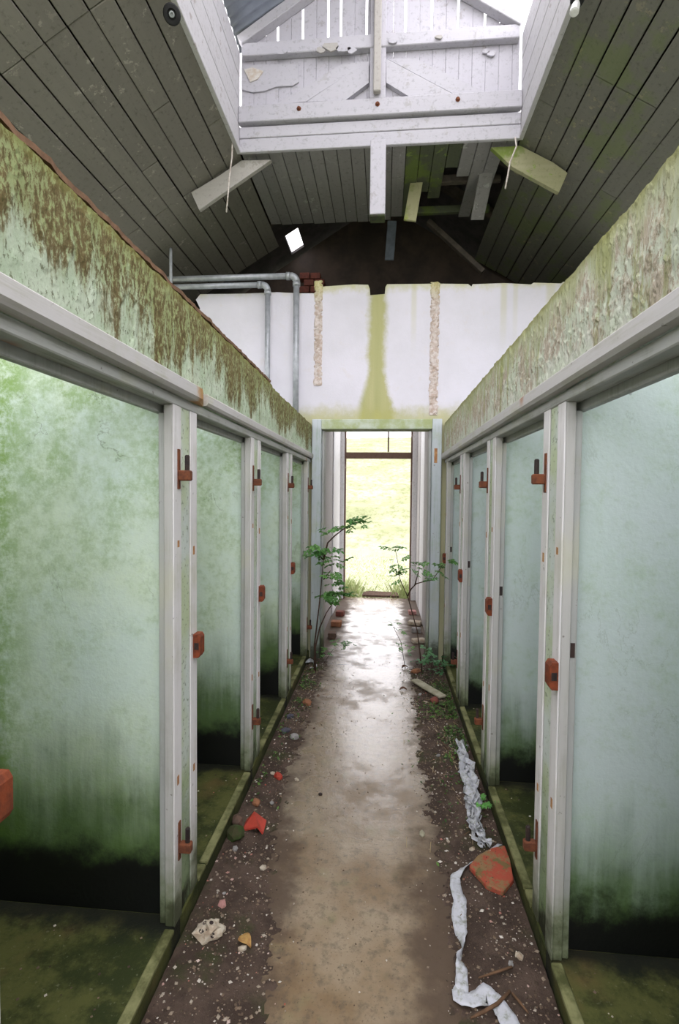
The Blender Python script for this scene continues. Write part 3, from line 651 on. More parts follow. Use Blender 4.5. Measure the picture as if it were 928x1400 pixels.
for yo, poly in ((0.042, [(504, 83), (504, 113), (472, 137), (419, 139)]), (0.028, [(503, 84), (418, 139), (376, 143), (468, 87)]),
                 (0.042, [(528, 80), (528, 113), (561, 133), (622, 130)]), (0.028, [(529, 80), (623, 130), (667, 128), (566, 79)])):
    bm = bmesh.new(); prism(bm, [(p.x, YG-yo, p.z) for p in [at(a, b, 1, YG-yo) for a, b in poly]], (0, yo-0.001, 0)); obj('diagonal_brace', bm, mat_lwhite_h, lan)
for y in (2.2, 0.95):
    for sx in (-1, 1):
        bm = bmesh.new(); bar(bm, (XM+sx*1.06, y, 4.99), (XM+sx*0.02, y, 5.64), 0.05, 0.06, (0, 1, 0), 0.004); obj('rafter', bm, mat_lwhite_h, lan)
bx('ridge_beam', mat_lwhite_h, lan, XM-0.02, XM+0.02, YR, YG, 5.62, 5.74, bev=0.004)
bx('king_post', mat_lwhite, lan, -0.150, -0.030, YG-0.052, YG-0.001, 4.515, 5.62, bev=0.004)
bx('king_post_facing', mat_brace, lan, -0.122, -0.066, YG-0.105, YG-0.064, 4.53, 5.27, bev=0.006)
bx('hanging_post', mat_lwhite, lan, -0.138, -0.022, YG-0.10, YG+0.0, 3.63, 4.178, bev=0.005)
lb('post_end', simple('mossy_end_grain', (0.05, 0.07, 0.02), (0.03, 0.03, 0.02), 30, 0.9), -0.137, -0.023, YG-0.099, YG-0.001, 3.612, 3.6295, bev=0.004)
# corrugated iron still on the pipe-side slope near the gable
bm = bmesh.new(); na, nb_ = 8, 72; g = []
for i in range(nb_+1):
    y = 2.35+(YG+0.1-2.35)*i/nb_; w = 0.011*math.cos(2*math.pi*(y-2.35)/0.076); row = []
    for j in range(na+1):
        t = j/na; row.append(bm.verts.new((XM-1.10*(1-t), y, 5.035+0.66*1.08*t*0.93+w)))
    g.append(row)
for i in range(nb_):
    for j in range(na): bm.faces.new((g[i][j], g[i+1][j], g[i+1][j+1], g[i][j+1]))
o = obj('corrugated_sheet', bm, mat_iron, lan, True); o.modifiers.new('solid', 'SOLIDIFY').thickness = 0.002
tag(o, 'blue-grey corrugated iron sheet')
# torn paper-like patch and shredded bits on the gable
def shred(pts, y, mat, seed, name, dep=0.012):
    bm = bmesh.new(); prism(bm, [(p.x, y, p.z) for p in [at(a, b, 1, y) for a, b in pts]], (0, dep, 0)); return obj(name, bm, mat, lan)
tag(shred([(330, 90), (366, 88), (407, 87), (408, 112), (400, 117), (378, 118), (362, 124), (345, 126), (330, 122)], YG-0.014, mat_lwhite_h, 1, 'peeling_panel'), 'peeling white panel with a ragged lower edge')
shred([(333, 95), (345, 92), (360, 97), (352, 108), (342, 112), (338, 104)], YG-0.022, simple('torn_card', (0.5, 0.42, 0.34), (0.6, 0.58, 0.55), 30, 0.9), 2, 'torn_scrap', 0.007)
for k_, (a, b, s_) in enumerate(((452, 63, 12), (470, 66, 12), (480, 68, 8), (438, 68, 7), (385, 70, 8), (537, 55, 8), (600, 50, 6), (672, 72, 8), (664, 70, 6))):
    pts = [(a+s_*math.cos(q)*random.uniform(0.6, 1.1), b+0.55*s_*math.sin(q)*random.uniform(0.6, 1.2)) for q in [2*math.pi*j/8 for j in range(8)]]
    shred(pts, YG-0.078 if k_ < 7 else YG-0.02, mat_lwhite_h if k_ % 3 else mat_brace, k_, 'flaking_scrap', 0.012)
# corner brace boards below the lantern
def brace_board(name, poly, Y, th, mat, label):
    bm = bmesh.new(); prism(bm, [(p.x, Y, p.z) for p in [at(a, b, 1, Y) for a, b in poly]], (0, th, 0)); bmesh.ops.bevel(bm, geom=bm.edges[:], offset=0.003, segments=1, affect='EDGES')
    return tag(obj(name, bm, mat, ceil), label)
brace_board('corner_brace', [(261, 263), (272, 287), (371, 218), (330, 219), (300, 240)], 4.03, 0.04, mat_brace, 'pale board nailed across the ceiling corner')
brace_board('corner_brace', [(288, 219), (278, 246), (320, 222)], 4.08, 0.03, mat_brace, 'small offcut behind the corner board')
brace_board('corner_brace', [(671, 201), (712, 199), (756, 222), (776, 236), (764, 263), (700, 228)], 4.03, 0.04, mat_brace_moss, 'mossy board nailed across the ceiling corner')

# boards hanging loose out of the broken ceiling
def hang(name, p, q, Y0, Y1, w, t, mat, label, cat):
    a, b = at(*p, 1, Y0), at(*q, 1, Y1); bm = bmesh.new(); bar(bm, a, b, w, t, (1, 0, 0), 0.003); o = obj(name, bm, mat)
    return tag(o, label, cat)
hang('hanging_board', (572, 234), (560, 302), 4.5, 4.45, 0.105, 0.022, plank_mat('mossy_pale_board', (0.30, 0.30, 0.15), (0.42, 0.40, 0.26), (0.30, 0.38, 0.06), 2, 0.8, 0.6), 'pale mossy board dangling from the broken ceiling behind the lantern', 'board')
hang('hanging_board', (671, 206), (652, 300), 4.25, 4.75, 0.115, 0.022, mat_ceil_dark, 'dark board hanging from the broken ceiling next to the mossy corner brace', 'board')
hang('timber_offcut', (536, 302), (532, 356), 4.9, 4.9, 0.085, 0.012, simple('blue_slat', (0.07, 0.085, 0.10), (0.05, 0.06, 0.07), 10, 0.8), 'thin bluish slat hanging beside the foot of the white post', 'slat')
a, b = at(585, 303, 1, 5.35), at(660, 372, 1, 5.35)
bm = bar(bmesh.new(), a, b, 0.07, 0.05, (0, 1, 0), 0.004); tag(obj('fallen_rafter', bm, mat_rafter), 'dark rafter slanting across the void above the end wall', 'rafter')

# ------------------------------------------------------------------ pipes on the end wall
def pipe(name, label, z, xe, zend, rad):
    r = empty(name, (xe, YW-0.085, zend)); off = Vector(r.location); yp = YW-0.085; er = 0.055
    pts = [(-2.38, yp, z), (xe-er, yp, z)]
    arc = [(xe-er+er*math.sin(t), yp, z-er+er*math.cos(t)) for t in [R(90)*i/6 for i in range(7)]]
    for nm, pp, rr in (('horizontal_run', pts, rad), ('elbow', arc, rad*1.18), ('vertical_drop', [(xe, yp, z-er), (xe, yp, zend)], rad)):
        o = obj(nm, tube(bmesh.new(), pp, rr, 14), mat_pipe, r, True); o.location = -off
    for c_, ax in (((xe-er-0.02, yp, z), 0), ((xe, yp, z-er-0.02), 2)):
        p2 = Vector(c_); e = Vector((1, 0, 0)) if ax == 0 else Vector((0, 0, 1))
        o = obj('collar', tube(bmesh.new(), [p2-e*0.016, p2+e*0.016], rad*1.28, 14), mat_pipe, r, True); o.location = -off
    for zz in (2.9, 2.6):
        o = obj('wall_clip', box(bmesh.new(), xe-0.012, xe+0.012, yp+rad, YW-0.032, zz-0.01, zz+0.01), mat_pipe, r); o.location = -off
    return tag(r, label, 'pipe')
pipe('water_pipe', 'grey metal pipe, the higher of two bent down over the white end wall', 3.455, -0.805, 2.05, 0.027)
pipe('water_pipe', 'grey metal pipe, the lower of two bent down over the white end wall', 3.385, -1.065, 2.05, 0.024)
tag(obj('standpipe', tube(bmesh.new(), [(-1.93, YW-0.16, 2.95), (-1.93, YW-0.16, 3.66), (-1.93, YW-0.16, 3.70)], [0.015, 0.015, 0.011], 10), mat_pipe, None, True), 'thin upright steel rod crossing in front of the two grey pipes', 'rod')

# ------------------------------------------------------------------ lamp holders and cords by the lantern edge
def lamp_holder(p, label, axis, broken):
    r = empty('lamp_holder', p); M = Vector(axis).normalized().to_track_quat('Z', 'Y').to_matrix().to_4x4()
    b = bmesh.new(); lathe(b, [(0.034, -0.05), (0.036, -0.02), (0.030, -0.015), (0.030, 0.0)], M, 18); obj('base', b, mat_black, r, False)
    if not broken:
        lathe_bm = lathe(bmesh.new(), [(0.032, 0.0), (0.044, 0.006), (0.046, 0.016), (0.040, 0.022), (0.024, 0.024), (0.022, 0.016), (0.012, 0.016)], M, 20); obj('ribbed_skirt', lathe_bm, mat_black, r)
        obj('socket', lathe(bmesh.new(), [(0.014, 0.016), (0.014, 0.027), (0.008, 0.028), (0.006, 0.020)], M, 12), mat_pipe, r)
    else:
        obj('porcelain_stub', lathe(bmesh.new(), [(0.016, 0.0), (0.022, 0.02), (0.024, 0.06), (0.016, 0.064)], M, 12), mat_porc, r)
    return tag(r, label, 'lamp holder')
lamp_holder(at(235, 20, 1, 2.70), 'black round lamp holder under the ceiling beside the lantern with corrugated iron', (0.35, -0.9, -0.75), False)
lamp_holder(at(788, 4, 1, 2.82), 'broken black lamp holder with white porcelain stub under the damp ceiling', (-0.25, -0.2, -0.95), True)
def cord(pts, Y, label, rad=0.006):
    P_ = [at(a, b, 1, Y) for a, b in pts]; tag(obj('electric_cable', tube(bmesh.new(), P_, rad, 8), mat_cord, None, True), label, 'cord')
cord([(316, 152), (317, 175), (317.5, 195), (317, 215), (314, 238), (313, 246), (312, 262), (309.5, 290)], 3.86, 'cream cord dangling from the lantern edge beside the pale corner brace')
cord([(704, 188), (706, 200), (701, 212), (697, 222), (694, 240), (690.5, 258)], 3.88, 'cream cord dangling from the lantern edge beside the mossy corner brace')

# ------------------------------------------------------------------ outside: ground and hillside
bm = bmesh.new(); nx, ny = 70, 90; g = []
for j in range(ny+1):
    y = 7.36+70*(j/ny)**1.8; row = []
    for i in range(nx+1):
        x_ = (i/nx-0.5)*(24+2.0*(y-7.36)); h = -0.03
        if y > 12.0: h += (y-12.0)*0.155*min(1, (y-12)/6)
        h += 0.35*min(1, max(0, (y-10)/8))*fbm(x_*0.35, y*0.35, 3)+0.02*fbm(x_*3, y*3, 5)+0.02*x_*min(1, max(0, (y-12)/10))
        row.append(bm.verts.new((x_, y, h)))
    g.append(row)
for j in range(ny):
    for i in range(nx): bm.faces.new((g[j][i], g[j][i+1], g[j+1][i+1], g[j+1][i]))
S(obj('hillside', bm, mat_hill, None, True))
bm = bmesh.new()
def blade(bm, x_, y, z, h, w, lean):
    a = random.uniform(0, 6.28); dx, dy = math.cos(a)*w, math.sin(a)*w; l = random.uniform(0, 6.28)
    v = [bm.verts.new((x_-dx, y-dy, z)), bm.verts.new((x_+dx, y+dy, z)), bm.verts.new((x_+dx*0.6+math.cos(l)*lean*0.4, y+dy*0.6+math.sin(l)*lean*0.4, z+h*0.6)), bm.verts.new((x_+math.cos(l)*lean, y+math.sin(l)*lean, z+h))]
    bm.faces.new((v[0], v[1], v[2])); bm.faces.new((v[0], v[2], v[3]))
for _ in range(7000):
    y = 7.42+6*random.random()**1.5; x_ = random.uniform(-1.0, 0.9)*(y/7.3); blade(bm, x_, y, -0.05, random.uniform(0.03, 0.08), 0.004, 0.05)
for _ in range(700):
    sx = random.choice((-1, -1, 1)); x_ = -0.09+sx*abs(random.gauss(0.52, 0.12)); y = random.uniform(7.40, 7.9); blade(bm, x_, y, -0.03, random.uniform(0.10, 0.28), 0.005, 0.1)
tag(obj('grass', bm, mat_blade), 'bright grass growing outside the outer doorway', 'grass', None, 'stuff')
a, b = at(495, 817, 1, 7.45), at(545, 818, 1, 7.45)
bm = bmesh.new(); prism(bm, [(a.x, 7.43, 0.0), (b.x, 7.40, 0.0), (b.x-0.03, 7.50, 0.035), (a.x+0.1, 7.52, 0.045), (a.x+0.02, 7.5, 0.03)], (0, 0, 0.028)); tag(obj('rusty_plate', bm, mat_brownstone), 'rusty metal plate lying on the sill of the outer doorway', 'plate')

# ------------------------------------------------------------------ soil, grit, weeds along both sides
def soil_h(x_, y):
    """height of the dirt bank above the slab"""
    e = 0.10*fbm(x_*3, y*3, 8)+0.06*fbm(x_*9, y*9, 4)+0.10*fbm(x_*26, y*26, 6)
    lb_ = -0.50+0.20*max(0, min(1, (2.4-y)/1.2)); rb_ = 0.24
    l = (lb_-x_)/0.2; r_ = (x_-rb_)/0.2
    t = max(l, r_)+e*1.6
    if y > 4.35: t -= (y-4.35)*1.0
    return 0.022*min(1.0, t)+0.004*fbm(x_*30, y*30, 2) if t > -0.3 else -0.02
for nm, xa, xb, lab in (('soil_bank', XL+0.005, -0.2, 'dark gritty soil along the kerb on the pipe side'), ('soil_bank', 0.12, XR-0.005, 'dark gritty soil along the kerb on the plastic tape side')):
    bm = bmesh.new(); nx, ny = 70, 480; V = {}
    for j in range(ny+1):
        for i in range(nx+1):
            x_ = xa+(xb-xa)*i/nx; y = 0.6+4.0*j/ny; V[i, j] = (x_, y, soil_h(x_, y))
    vv = {}
    def gv(q):
        if q not in vv: p = V[q]; vv[q] = bm.verts.new((p[0], p[1], max(p[2], -0.004)))
        return vv[q]
    for j in range(ny):
        for i in range(nx):
            qs = [(i, j), (i+1, j), (i+1, j+1), (i, j+1)]
            if max(V[q][2] for q in qs) > 0: bm.faces.new([gv(q) for q in qs])
    tag(obj(nm, bm, mat_soil, None, True), lab, 'soil', None, 'stuff')
bm = bmesh.new(); cnt = 0
while cnt < 9500:
    y = 0.75+3.8*random.random()**1.25
    x_ = random.choice((random.uniform(XL+0.01, -0.22), random.uniform(0.15, XR-0.01), random.uniform(XL+0.01, XR-0.01)))
    h = soil_h(x_, y)
    if h < 0.0 and random.random() > 0.10: continue
    h = max(h, 0); s_ = random.choice((0.0015, 0.002, 0.002, 0.003, 0.003, 0.004, 0.0065)); 
    if h <= 0: s_ = min(s_, 0.004)
    rot = Matrix.Rotation(random.uniform(0, 6.28), 3, 'Z'); sc = Vector((s_*random.uniform(0.7, 1.6), s_, s_*random.uniform(0.5, 0.9)))
    vs = [bm.verts.new(rot @ Vector((a*sc.x*random.uniform(0.7, 1.2), b*sc.y*random.uniform(0.7, 1.2), c_*sc.z))+Vector((x_, y, h+sc.z*0.3))) for a, b, c_ in ((1, 0, 0), (0, 1, 0), (-1, 0, 0), (0, -1, 0), (0.2, 0.1, 1), (0, 0, -1))]
    for t in ((0, 1, 4), (1, 2, 4), (2, 3, 4), (3, 0, 4), (1, 0, 5), (2, 1, 5), (3, 2, 5), (0, 3, 5)): bm.faces.new([vs[q] for q in t])
    cnt += 1
for _ in range(420):       # crumbs on the plinths
    s = random.choice((-1, 1)); x_ = (XL-0.05-abs(random.gauss(0, 0.4))) if s < 0 else (XR+0.05+abs(random.gauss(0, 0.4))); y = random.uniform(0.9, 4.2)
    if any(yp-0.02 < y < yp+0.22 for yp in POSTS): continue
    s_ = random.uniform(0.002, 0.006); vs = [bm.verts.new(Vector((a*s_, b*s_, c_*s_*0.7))+Vector((x_, y, HP+s_*0.3))) for a, b, c_ in ((1, 0, 0), (0, 1, 0), (-1, 0, 0), (0, -1, 0), (0.2, 0.1, 1), (0, 0, -1))]
    for t in ((0, 1, 4), (1, 2, 4), (2, 3, 4), (3, 0, 4), (1, 0, 5), (2, 1, 5), (3, 2, 5), (0, 3, 5)): bm.faces.new([vs[q] for q in t])
tag(obj('grit', bm, mat_grit), 'scattered grit and crumbs over soil and path', 'grit', None, 'stuff')
bm = bmesh.new()
for _ in range(2600):
    if random.random() < 0.7: y = random.gauss(3.45, 0.45); x_ = XR-0.02-abs(random.gauss(0, 0.13))
    elif random.random() < 0.5: y = random.gauss(3.9, 0.35); x_ = XL+0.02+abs(random.gauss(0, 0.07))
    else: y = random.uniform(2.3, 4.2); x_ = random.choice((XR-0.03-abs(random.gauss(0, 0.12)), XL+0.02+abs(random.gauss(0, 0.05))))
    if not (1.0 < y < 4.5 and XL+0.01 < x_ < XR-0.01) or mnoise.noise(Vector((x_*5, y*5, 1))) < -0.1: continue
    z = max(0, soil_h(x_, y)); s_ = random.uniform(0.005, 0.013); n_ = Vector((random.gauss(0, 0.6), random.gauss(0, 0.6), 1)).normalized(); t_ = n_.orthogonal().normalized(); t_.rotate(Matrix.Rotation(random.uniform(0, 6.28), 3, n_)); b_ = n_.cross(t_)
    c_ = Vector((x_, y, z+0.004+random.random()*0.02))
    bm.faces.new([bm.verts.new(c_+t_*(s_*a)+b_*(s_*b)) for a, b in ((-1, 0), (0, -0.55), (1, 0), (0, 0.55))])
tag(obj('low_weeds', bm, mat_weed), 'low green weeds and moss on the soil banks', 'weeds', None, 'stuff')
bm = bmesh.new()
for _ in range(300):
    y = random.gauss(3.3, 0.5); x_ = XR-0.05-abs(random.gauss(0, 0.12))
    if random.random() < 0.3: y = random.uniform(3.2, 4.3); x_ = XL+0.02+abs(random.gauss(0, 0.09))
    if not (1.2 < y < 4.4 and XL+0.02 < x_ < XR-0.02): continue
    z = max(0, soil_h(x_, y))+0.004; l = random.uniform(0.02, 0.07); a = random.uniform(0, 6.28); p = Vector((x_, y, z)); q = p+Vector((math.cos(a)*l*0.5, math.sin(a)*l, random.uniform(-0.002, 0.012)))
    if XL+0.01 < q.x < XR-0.01: tube(bm, [p, q], 0.0013, 3, False)
tag(obj('dry_straw', bm, mat_straw), 'dry straw and stalks on the soil beside the kerbs', 'straw', None, 'stuff')

# ------------------------------------------------------------------ rubble lying on the corridor floor
def gz(x_, y): return max(0.0, soil_h(x_, y))
def put(o, px, py, dz=-0.002, rz=None):
    p = at(px, py, 2, 0.01); o.location = (p.x, p.y, gz(p.x, p.y)+dz); o.rotation_euler.z = random.uniform(0, 6.28) if rz is None else rz; return o
def rock(name, px, py, dims, mat, label, cat, seed, sub=2, rough=0.35, group=None, rz=None):
    o = link(name, rock_mesh(name, *dims, seed, mat, sub, rough)); put(o, px, py, rz=rz); return tag(o, label, cat, group)
def slab(name, pxs, th, mat, label, cat, tilt=0.0, bev=0.004):
    P_ = [at(a, b, 2, 0.02) for a, b in pxs]; c_ = sum(P_, Vector())/len(P_); z = gz(c_.x, c_.y)
    bm = bmesh.new(); prism(bm, [(p.x-c_.x, p.y-c_.y, 0) for p in P_], (0, 0, th)); bmesh.ops.bevel(bm, geom=bm.edges[:], offset=bev, segments=1, affect='EDGES')
    for v in bm.verts: v.co.z += 0.3*th*mnoise.noise(v.co*30)
    o = obj(name, bm, mat); o.location = (c_.x, c_.y, z); o.rotation_euler = (tilt, 0, 0); return tag(o, label, cat)
slab('roof_tile_fragment', [(641, 1190), (652, 1176), (672, 1166), (690, 1163), (697, 1185), (702, 1209), (687, 1227), (664, 1216)], 0.022, mat_tile, 'big broken terracotta tile piece beside the white plastic tape', 'tile')
# folded red shard
bm = bmesh.new(); V = [bm.verts.new(p) for p in ((-0.05, -0.02, 0.004), (-0.03, 0.05, 0.006), (0.005, 0.045, 0.045), (0.02, -0.045, 0.032), (0.06, 0.03, 0.006), (0.045, -0.05, 0.002))]
for f in ((0, 3, 2, 1), (2, 3, 5, 4)): bm.faces.new([V[q] for q in f])
o = obj('red_shard', bm, mat_red); put(o, 346, 1132, 0.002, 0.25); o.modifiers.new('s', 'SOLIDIFY').thickness = 0.008; tag(o, 'glossy red folded shard of ridge tile by the kerb', 'shard')
rock('brick_chip', 324, 1127, (0.028, 0.045, 0.022), mat_brownstone, 'brown flat brick chip leaning between the kerb and the red shard', 'brick', 3, 1, 0.2, rz=0.3)
rock('mossy_stone', 322, 1146, (0.045, 0.04, 0.028), mat_mossstone, 'dark moss-covered stone against the kerb below the brick chip', 'stone', 5)
rock('orange_brick_crumb', 350, 1100, (0.024, 0.02, 0.018), mat_orange, 'orange brick crumb just beyond the glossy red shard', 'brick', 8)
rock('red_tile_crumb', 380, 1062, (0.026, 0.02, 0.018), mat_red, 'red tile crumb on the grit beside the second stall post on the pipe side', 'tile', 9)
rock('pink_mortar_lump', 304, 1240, (0.018, 0.014, 0.012), mat_pink, 'small pink lump of mortar beyond the pitted mortar chunk', 'mortar', 12)
# pitted mortar chunk with drilled holes
r_ = link('pitted_mortar_chunk', rock_mesh('pitted_mortar_chunk', 0.045, 0.035, 0.03, 21, mat_coral, 3, 0.55)); put(r_, 287, 1281, rz=0.4); tag(r_, 'pale pitted chunk of mortar full of dark holes near the kerb', 'mortar')
me = r_.data
for q in range(9):
    v = random.choice([v for v in me.vertices if v.co.z > 0.02]); nrm = v.normal
    hb = lathe(bmesh.new(), [(0.006, 0.0), (0.0075, 0.002), (0.0045, 0.0025), (0.004, 0.001)], Matrix.Translation(v.co-nrm*0.001) @ nrm.to_track_quat('Z', 'Y').to_matrix().to_4x4(), 8)
    obj('pit_rim', hb, mat_pin, r_)
def leaf_flat(name, px, py, size, mat, label, rz):
    bm = bmesh.new(); n_ = 7; L_ = []; 
    for i in range(n_):
        t = i/(n_-1); w = math.sin(math.pi*t**0.8)*0.34+0.01; z = 0.22*math.sin(t*3.0)
        L_.append([bm.verts.new((size*(t-0.5), size*w*s, size*(z+0.16*abs(s)))) for s in (-1, 0, 1)])
    for a, b in zip(L_, L_[1:]):
        for q in range(2): bm.faces.new((a[q], a[q+1], b[q+1], b[q]))
    o = obj(name, bm, mat, None, True); put(o, px, py, 0.002, rz); o.modifiers.new('s', 'SOLIDIFY').thickness = 0.0012; return tag(o, label, 'leaf')
leaf_flat('fallen_leaf', 335, 1291, 0.060, mat_dryleaf, 'curled yellow-brown leaf on the wet floor beside the pitted mortar chunk', -0.6)
leaf_flat('fallen_leaf', 551, 942, 0.055, mat_brleaf, 'dark brown leaf on the wet path beside the grey lath', 0.1)
leaf_flat('fallen_leaf', 553, 912, 0.06, mat_brleaf, 'dark brown leaf next to the orange flat stone', 0.5)
rock('orange_flat_stone', 568, 918, (0.05, 0.035, 0.018), mat_orange, 'flat orange stone below the nettle patch', 'stone', 14)
bm = bmesh.new(); a, b = at(566, 931, 2, 0.03), at(606, 955, 2, 0.03); bar(bm, a+Vector((0, 0, 0.01)), b+Vector((0, 0, 0.01)), 0.07, 0.014, (1, 0.6, 0), 0.003); tag(obj('lath', bm, mat_lath), 'split grey lath lying among the weeds', 'lath')
rock('red_brick_lump', 594, 962, (0.03, 0.03, 0.03), mat_brick, 'small reddish brick lump tucked under the grey lath', 'brick', 17)
rock('dark_pebble', 438, 1084, (0.010, 0.010, 0.008), mat_pin, 'single dark pebble alone in the middle of the path', 'pebble', 19)
rock('wood_stub', 577, 1138, (0.014, 0.028, 0.010), mat_lath, 'short stub of wood on soil across from the red shard', 'wood', 23, 1, rz=0.1)
for i_, (px, py, d, mt, lab) in enumerate(((397, 982, (0.03, 0.025, 0.02), mat_slate, 'slate'), (391, 1001, (0.036, 0.026, 0.02), mat_slate, 'slate'))):
    rock('slate_piece', px, py, d, mt, ('blue-grey slate piece nearer the first stall post on the pipe side', 'blue-grey slate piece with a pale edge nearer the second stall post on the pipe side')[i_], 'slate', 30+i_, 1)
rock('grey_stone', 402, 1008, (0.03, 0.026, 0.022), mat_grey, 'rounded grey stone beside the slate pieces', 'stone', 33)
rock('brown_stone', 420, 961, (0.045, 0.03, 0.022), mat_orange, 'light brown stone near the end of the kerb on the pipe side', 'stone', 35)
for i_ in range(26):
    s_ = random.choice((-1, 1)); y = random.uniform(1.4, 4.2); x_ = random.uniform(XL+0.05, -0.42) if s_ < 0 else random.uniform(0.25, XR-0.05); q = random.uniform(0.007, 0.014)
    o = link('rubble_stone', rock_mesh('rubble_stone', q*1.3, q, q*0.8, 50+i_, (mt_ := random.choice((mat_grey, mat_brownstone, mat_coral))), 1)); o.location = (x_, y, gz(x_, y)-0.002); o.rotation_euler.z = random.uniform(0, 6)
    nm_ = {mat_grey: 'grey', mat_brownstone: 'brown', mat_coral: 'pale'}[mt_]; sd_ = 'pipe' if s_ < 0 else 'tape'; tag(o, f'small {nm_} rubble stone in the gritty soil on the {sd_} side', 'stone', f'small {nm_} rubble stones on the {sd_} side')
# broken bricks inside the passage
PB = [(449, 838, 0.10, mat_brick), (452, 852, 0.12, mat_orange), (448, 868, 0.08, mat_brownstone)]
for i_, (px, py, l, mt) in enumerate(PB):
    p = at(px, py, 2, 0.03); bm = bmesh.new(); box(bm, -l/2, l/2, -0.05, 0.05, 0, 0.06, bev=0.006)
    for v in bm.verts: v.co += Vector((mnoise.noise(v.co*20), mnoise.noise(v.co*21), 0))*0.006
    o = obj('broken_brick', bm, mt); o.location = (max(p.x, -0.53), p.y, 0); o.rotation_euler.z = random.uniform(-0.3, 0.3)
    tag(o, ('red broken brick', 'orange broken brick', 'brown broken brick')[i_]+' by the passage wall behind the leafy sapling', 'brick')
for i_, (px, py, l, w_, h_) in enumerate(((574, 838, 0.10, 0.09, 0.05), (573, 852, 0.15, 0.10, 0.045), (575, 862, 0.10, 0.08, 0.05), (576, 876, 0.14, 0.09, 0.04))):
    p = at(px, py, 2, 0.02); bm = bmesh.new(); box(bm, -l/2, l/2, -w_/2, w_/2, 0, h_, bev=0.008)
    for v in bm.verts: v.co += Vector((mnoise.noise(v.co*22+Vector((i_, 0, 0))), mnoise.noise(v.co*23), 0))*0.010
    o = obj('broken_block', bm, (mat_pink, mat_coral, mat_grey, mat_coral)[i_]); o.location = (min(p.x, 0.37), p.y, 0); o.rotation_euler.z = random.uniform(-0.4, 0.4)
    tag(o, ('small pinkish block', 'long pale block', 'small grey block', 'thick pale block')[i_]+' of rubble by the passage wall behind the thin sapling', 'block')
# twigs
def twig(pts, label, rad=0.004):
    P_ = [at(a, b, 2, 0.03) for a, b in pts]; tag(obj('twig', tube(bmesh.new(), P_, [rad]*(len(pts)-1)+[rad*0.6], 6), mat_twig, None, True), label, 'twig')
twig([(697, 1355), (680, 1372), (660, 1384), (643, 1392)], 'bent brown twig lying across the end of the plastic tape', 0.005)
twig([(700, 1322), (675, 1330), (654, 1337)], 'straight thin twig on the soil near the plastic tape')
twig([(603, 1012), (612, 1024), (624, 1036)], 'thin straight twig touching the crumpled end of the tape', 0.003)
twig([(700, 1358), (712, 1372), (722, 1385)], 'thin dark twig beside the kerb under the third stall post')

# ------------------------------------------------------------------ white plastic tape
def ribbon(name, pts, label, lift=0.012, seed=1, thick=0.0012):
    """pts: (px, py, half width m, roll deg)"""
    bm = bmesh.new(); P_ = []
    for a, b, w, ro in pts: p = at(a, b, 2, 0.02); P_.append((Vector((p.x, p.y, gz(p.x, p.y)+lift)), w, R(ro)))
    fine = []
    for (p, w, ro), (q, w2, ro2) in zip(P_, P_[1:]):
        for j in range(5): t = j/5; fine.append((p.lerp(q, t), w+(w2-w)*t, ro+(ro2-ro)*t))
    fine.append(P_[-1]); prev = None
    for i, (p, w, ro) in enumerate(fine):
        d = (fine[min(i+1, len(fine)-1)][0]-fine[max(i-1, 0)][0]).normalized(); s = d.cross(Vector((0, 0, 1))).normalized(); s.rotate(Matrix.Rotation(ro, 3, d))
        n_ = d.cross(s); row = []
        for j in range(5):
            t = j/2-1; ww = w*(1+0.18*mnoise.noise(Vector((i*0.5, t, seed)))); c_ = p+s*(t*ww)+n_*(0.007*mnoise.noise(Vector((i*0.55, t*1.7, seed+3))))
            c_.z = max(c_.z, gz(c_.x, c_.y)+0.003); row.append(bm.verts.new(c_))
        if prev:
            for j in range(4): bm.faces.new((prev[j], prev[j+1], row[j+1], row[j]))
        prev = row
    o = obj(name, bm, mat_plastic, None, True); o.modifiers.new('s', 'SOLIDIFY').thickness = thick; return o
tp = ribbon('plastic_tape', [(683, 1158, 0.014, 20), (668, 1168, 0.014, 50), (648, 1180, 0.016, 60), (632, 1187, 0.014, 40), (622, 1197, 0.018, 0), (623, 1212, 0.022, -15), (629, 1232, 0.024, 10), (627, 1252, 0.026, -10), (630, 1272, 0.022, 15), (633, 1290, 0.008, 75), (627, 1310, 0.016, 120), (631, 1322, 0.018, 180), (631, 1350, 0.020, 170), (628, 1358, 0.026, 180), (645, 1366, 0.024, 170), (664, 1360, 0.030, 185), (676, 1368, 0.020, 200), (688, 1385, 0.026, 180), (702, 1412, 0.028, 180)], '', seed=2)
tag(tp, 'long twisted white plastic tape trailing along the soil', 'tape')
cr = empty('crumpled_plastic', at(650, 1090, 2, 0.0)); off = Vector(cr.location)
axis = [(631, 1022), (631, 1040), (638, 1058), (645, 1075), (644, 1092), (647, 1112), (651, 1135), (658, 1155), (672, 1160)]
for k_ in range(15):
    a0 = random.randint(0, 4); n_ = random.randint(4, 8); pts = []
    for q in range(a0, min(len(axis), a0+n_)):
        wob = 9 if 1 < q < 7 else 6
        for h_ in (0, 0.5):
            nx_ = axis[min(q+1, len(axis)-1)]; pts.append((axis[q][0]*(1-h_)+nx_[0]*h_+random.uniform(-wob, wob), axis[q][1]*(1-h_)+nx_[1]*h_+random.uniform(-4, 4), random.uniform(0.005, 0.022 if q < 5 else 0.011), random.uniform(-70, 70)))
    o = ribbon('strand', pts, '', 0.006+0.003*k_, 10+k_); o.parent = cr; o.location = -off
tag(cr, 'crumpled knot of torn white plastic sheeting beside the kerb', 'plastic')
sc_ = ribbon('plastic_scrap', [(418, 909, 0.01, 0), (424, 905, 0.02, 40), (430, 908, 0.016, -40), (432, 914, 0.012, 60), (424, 915, 0.008, 0)], '', 0.02, 40); tag(sc_, 'small torn white plastic scrap at the foot of the leafy sapling', 'plastic')

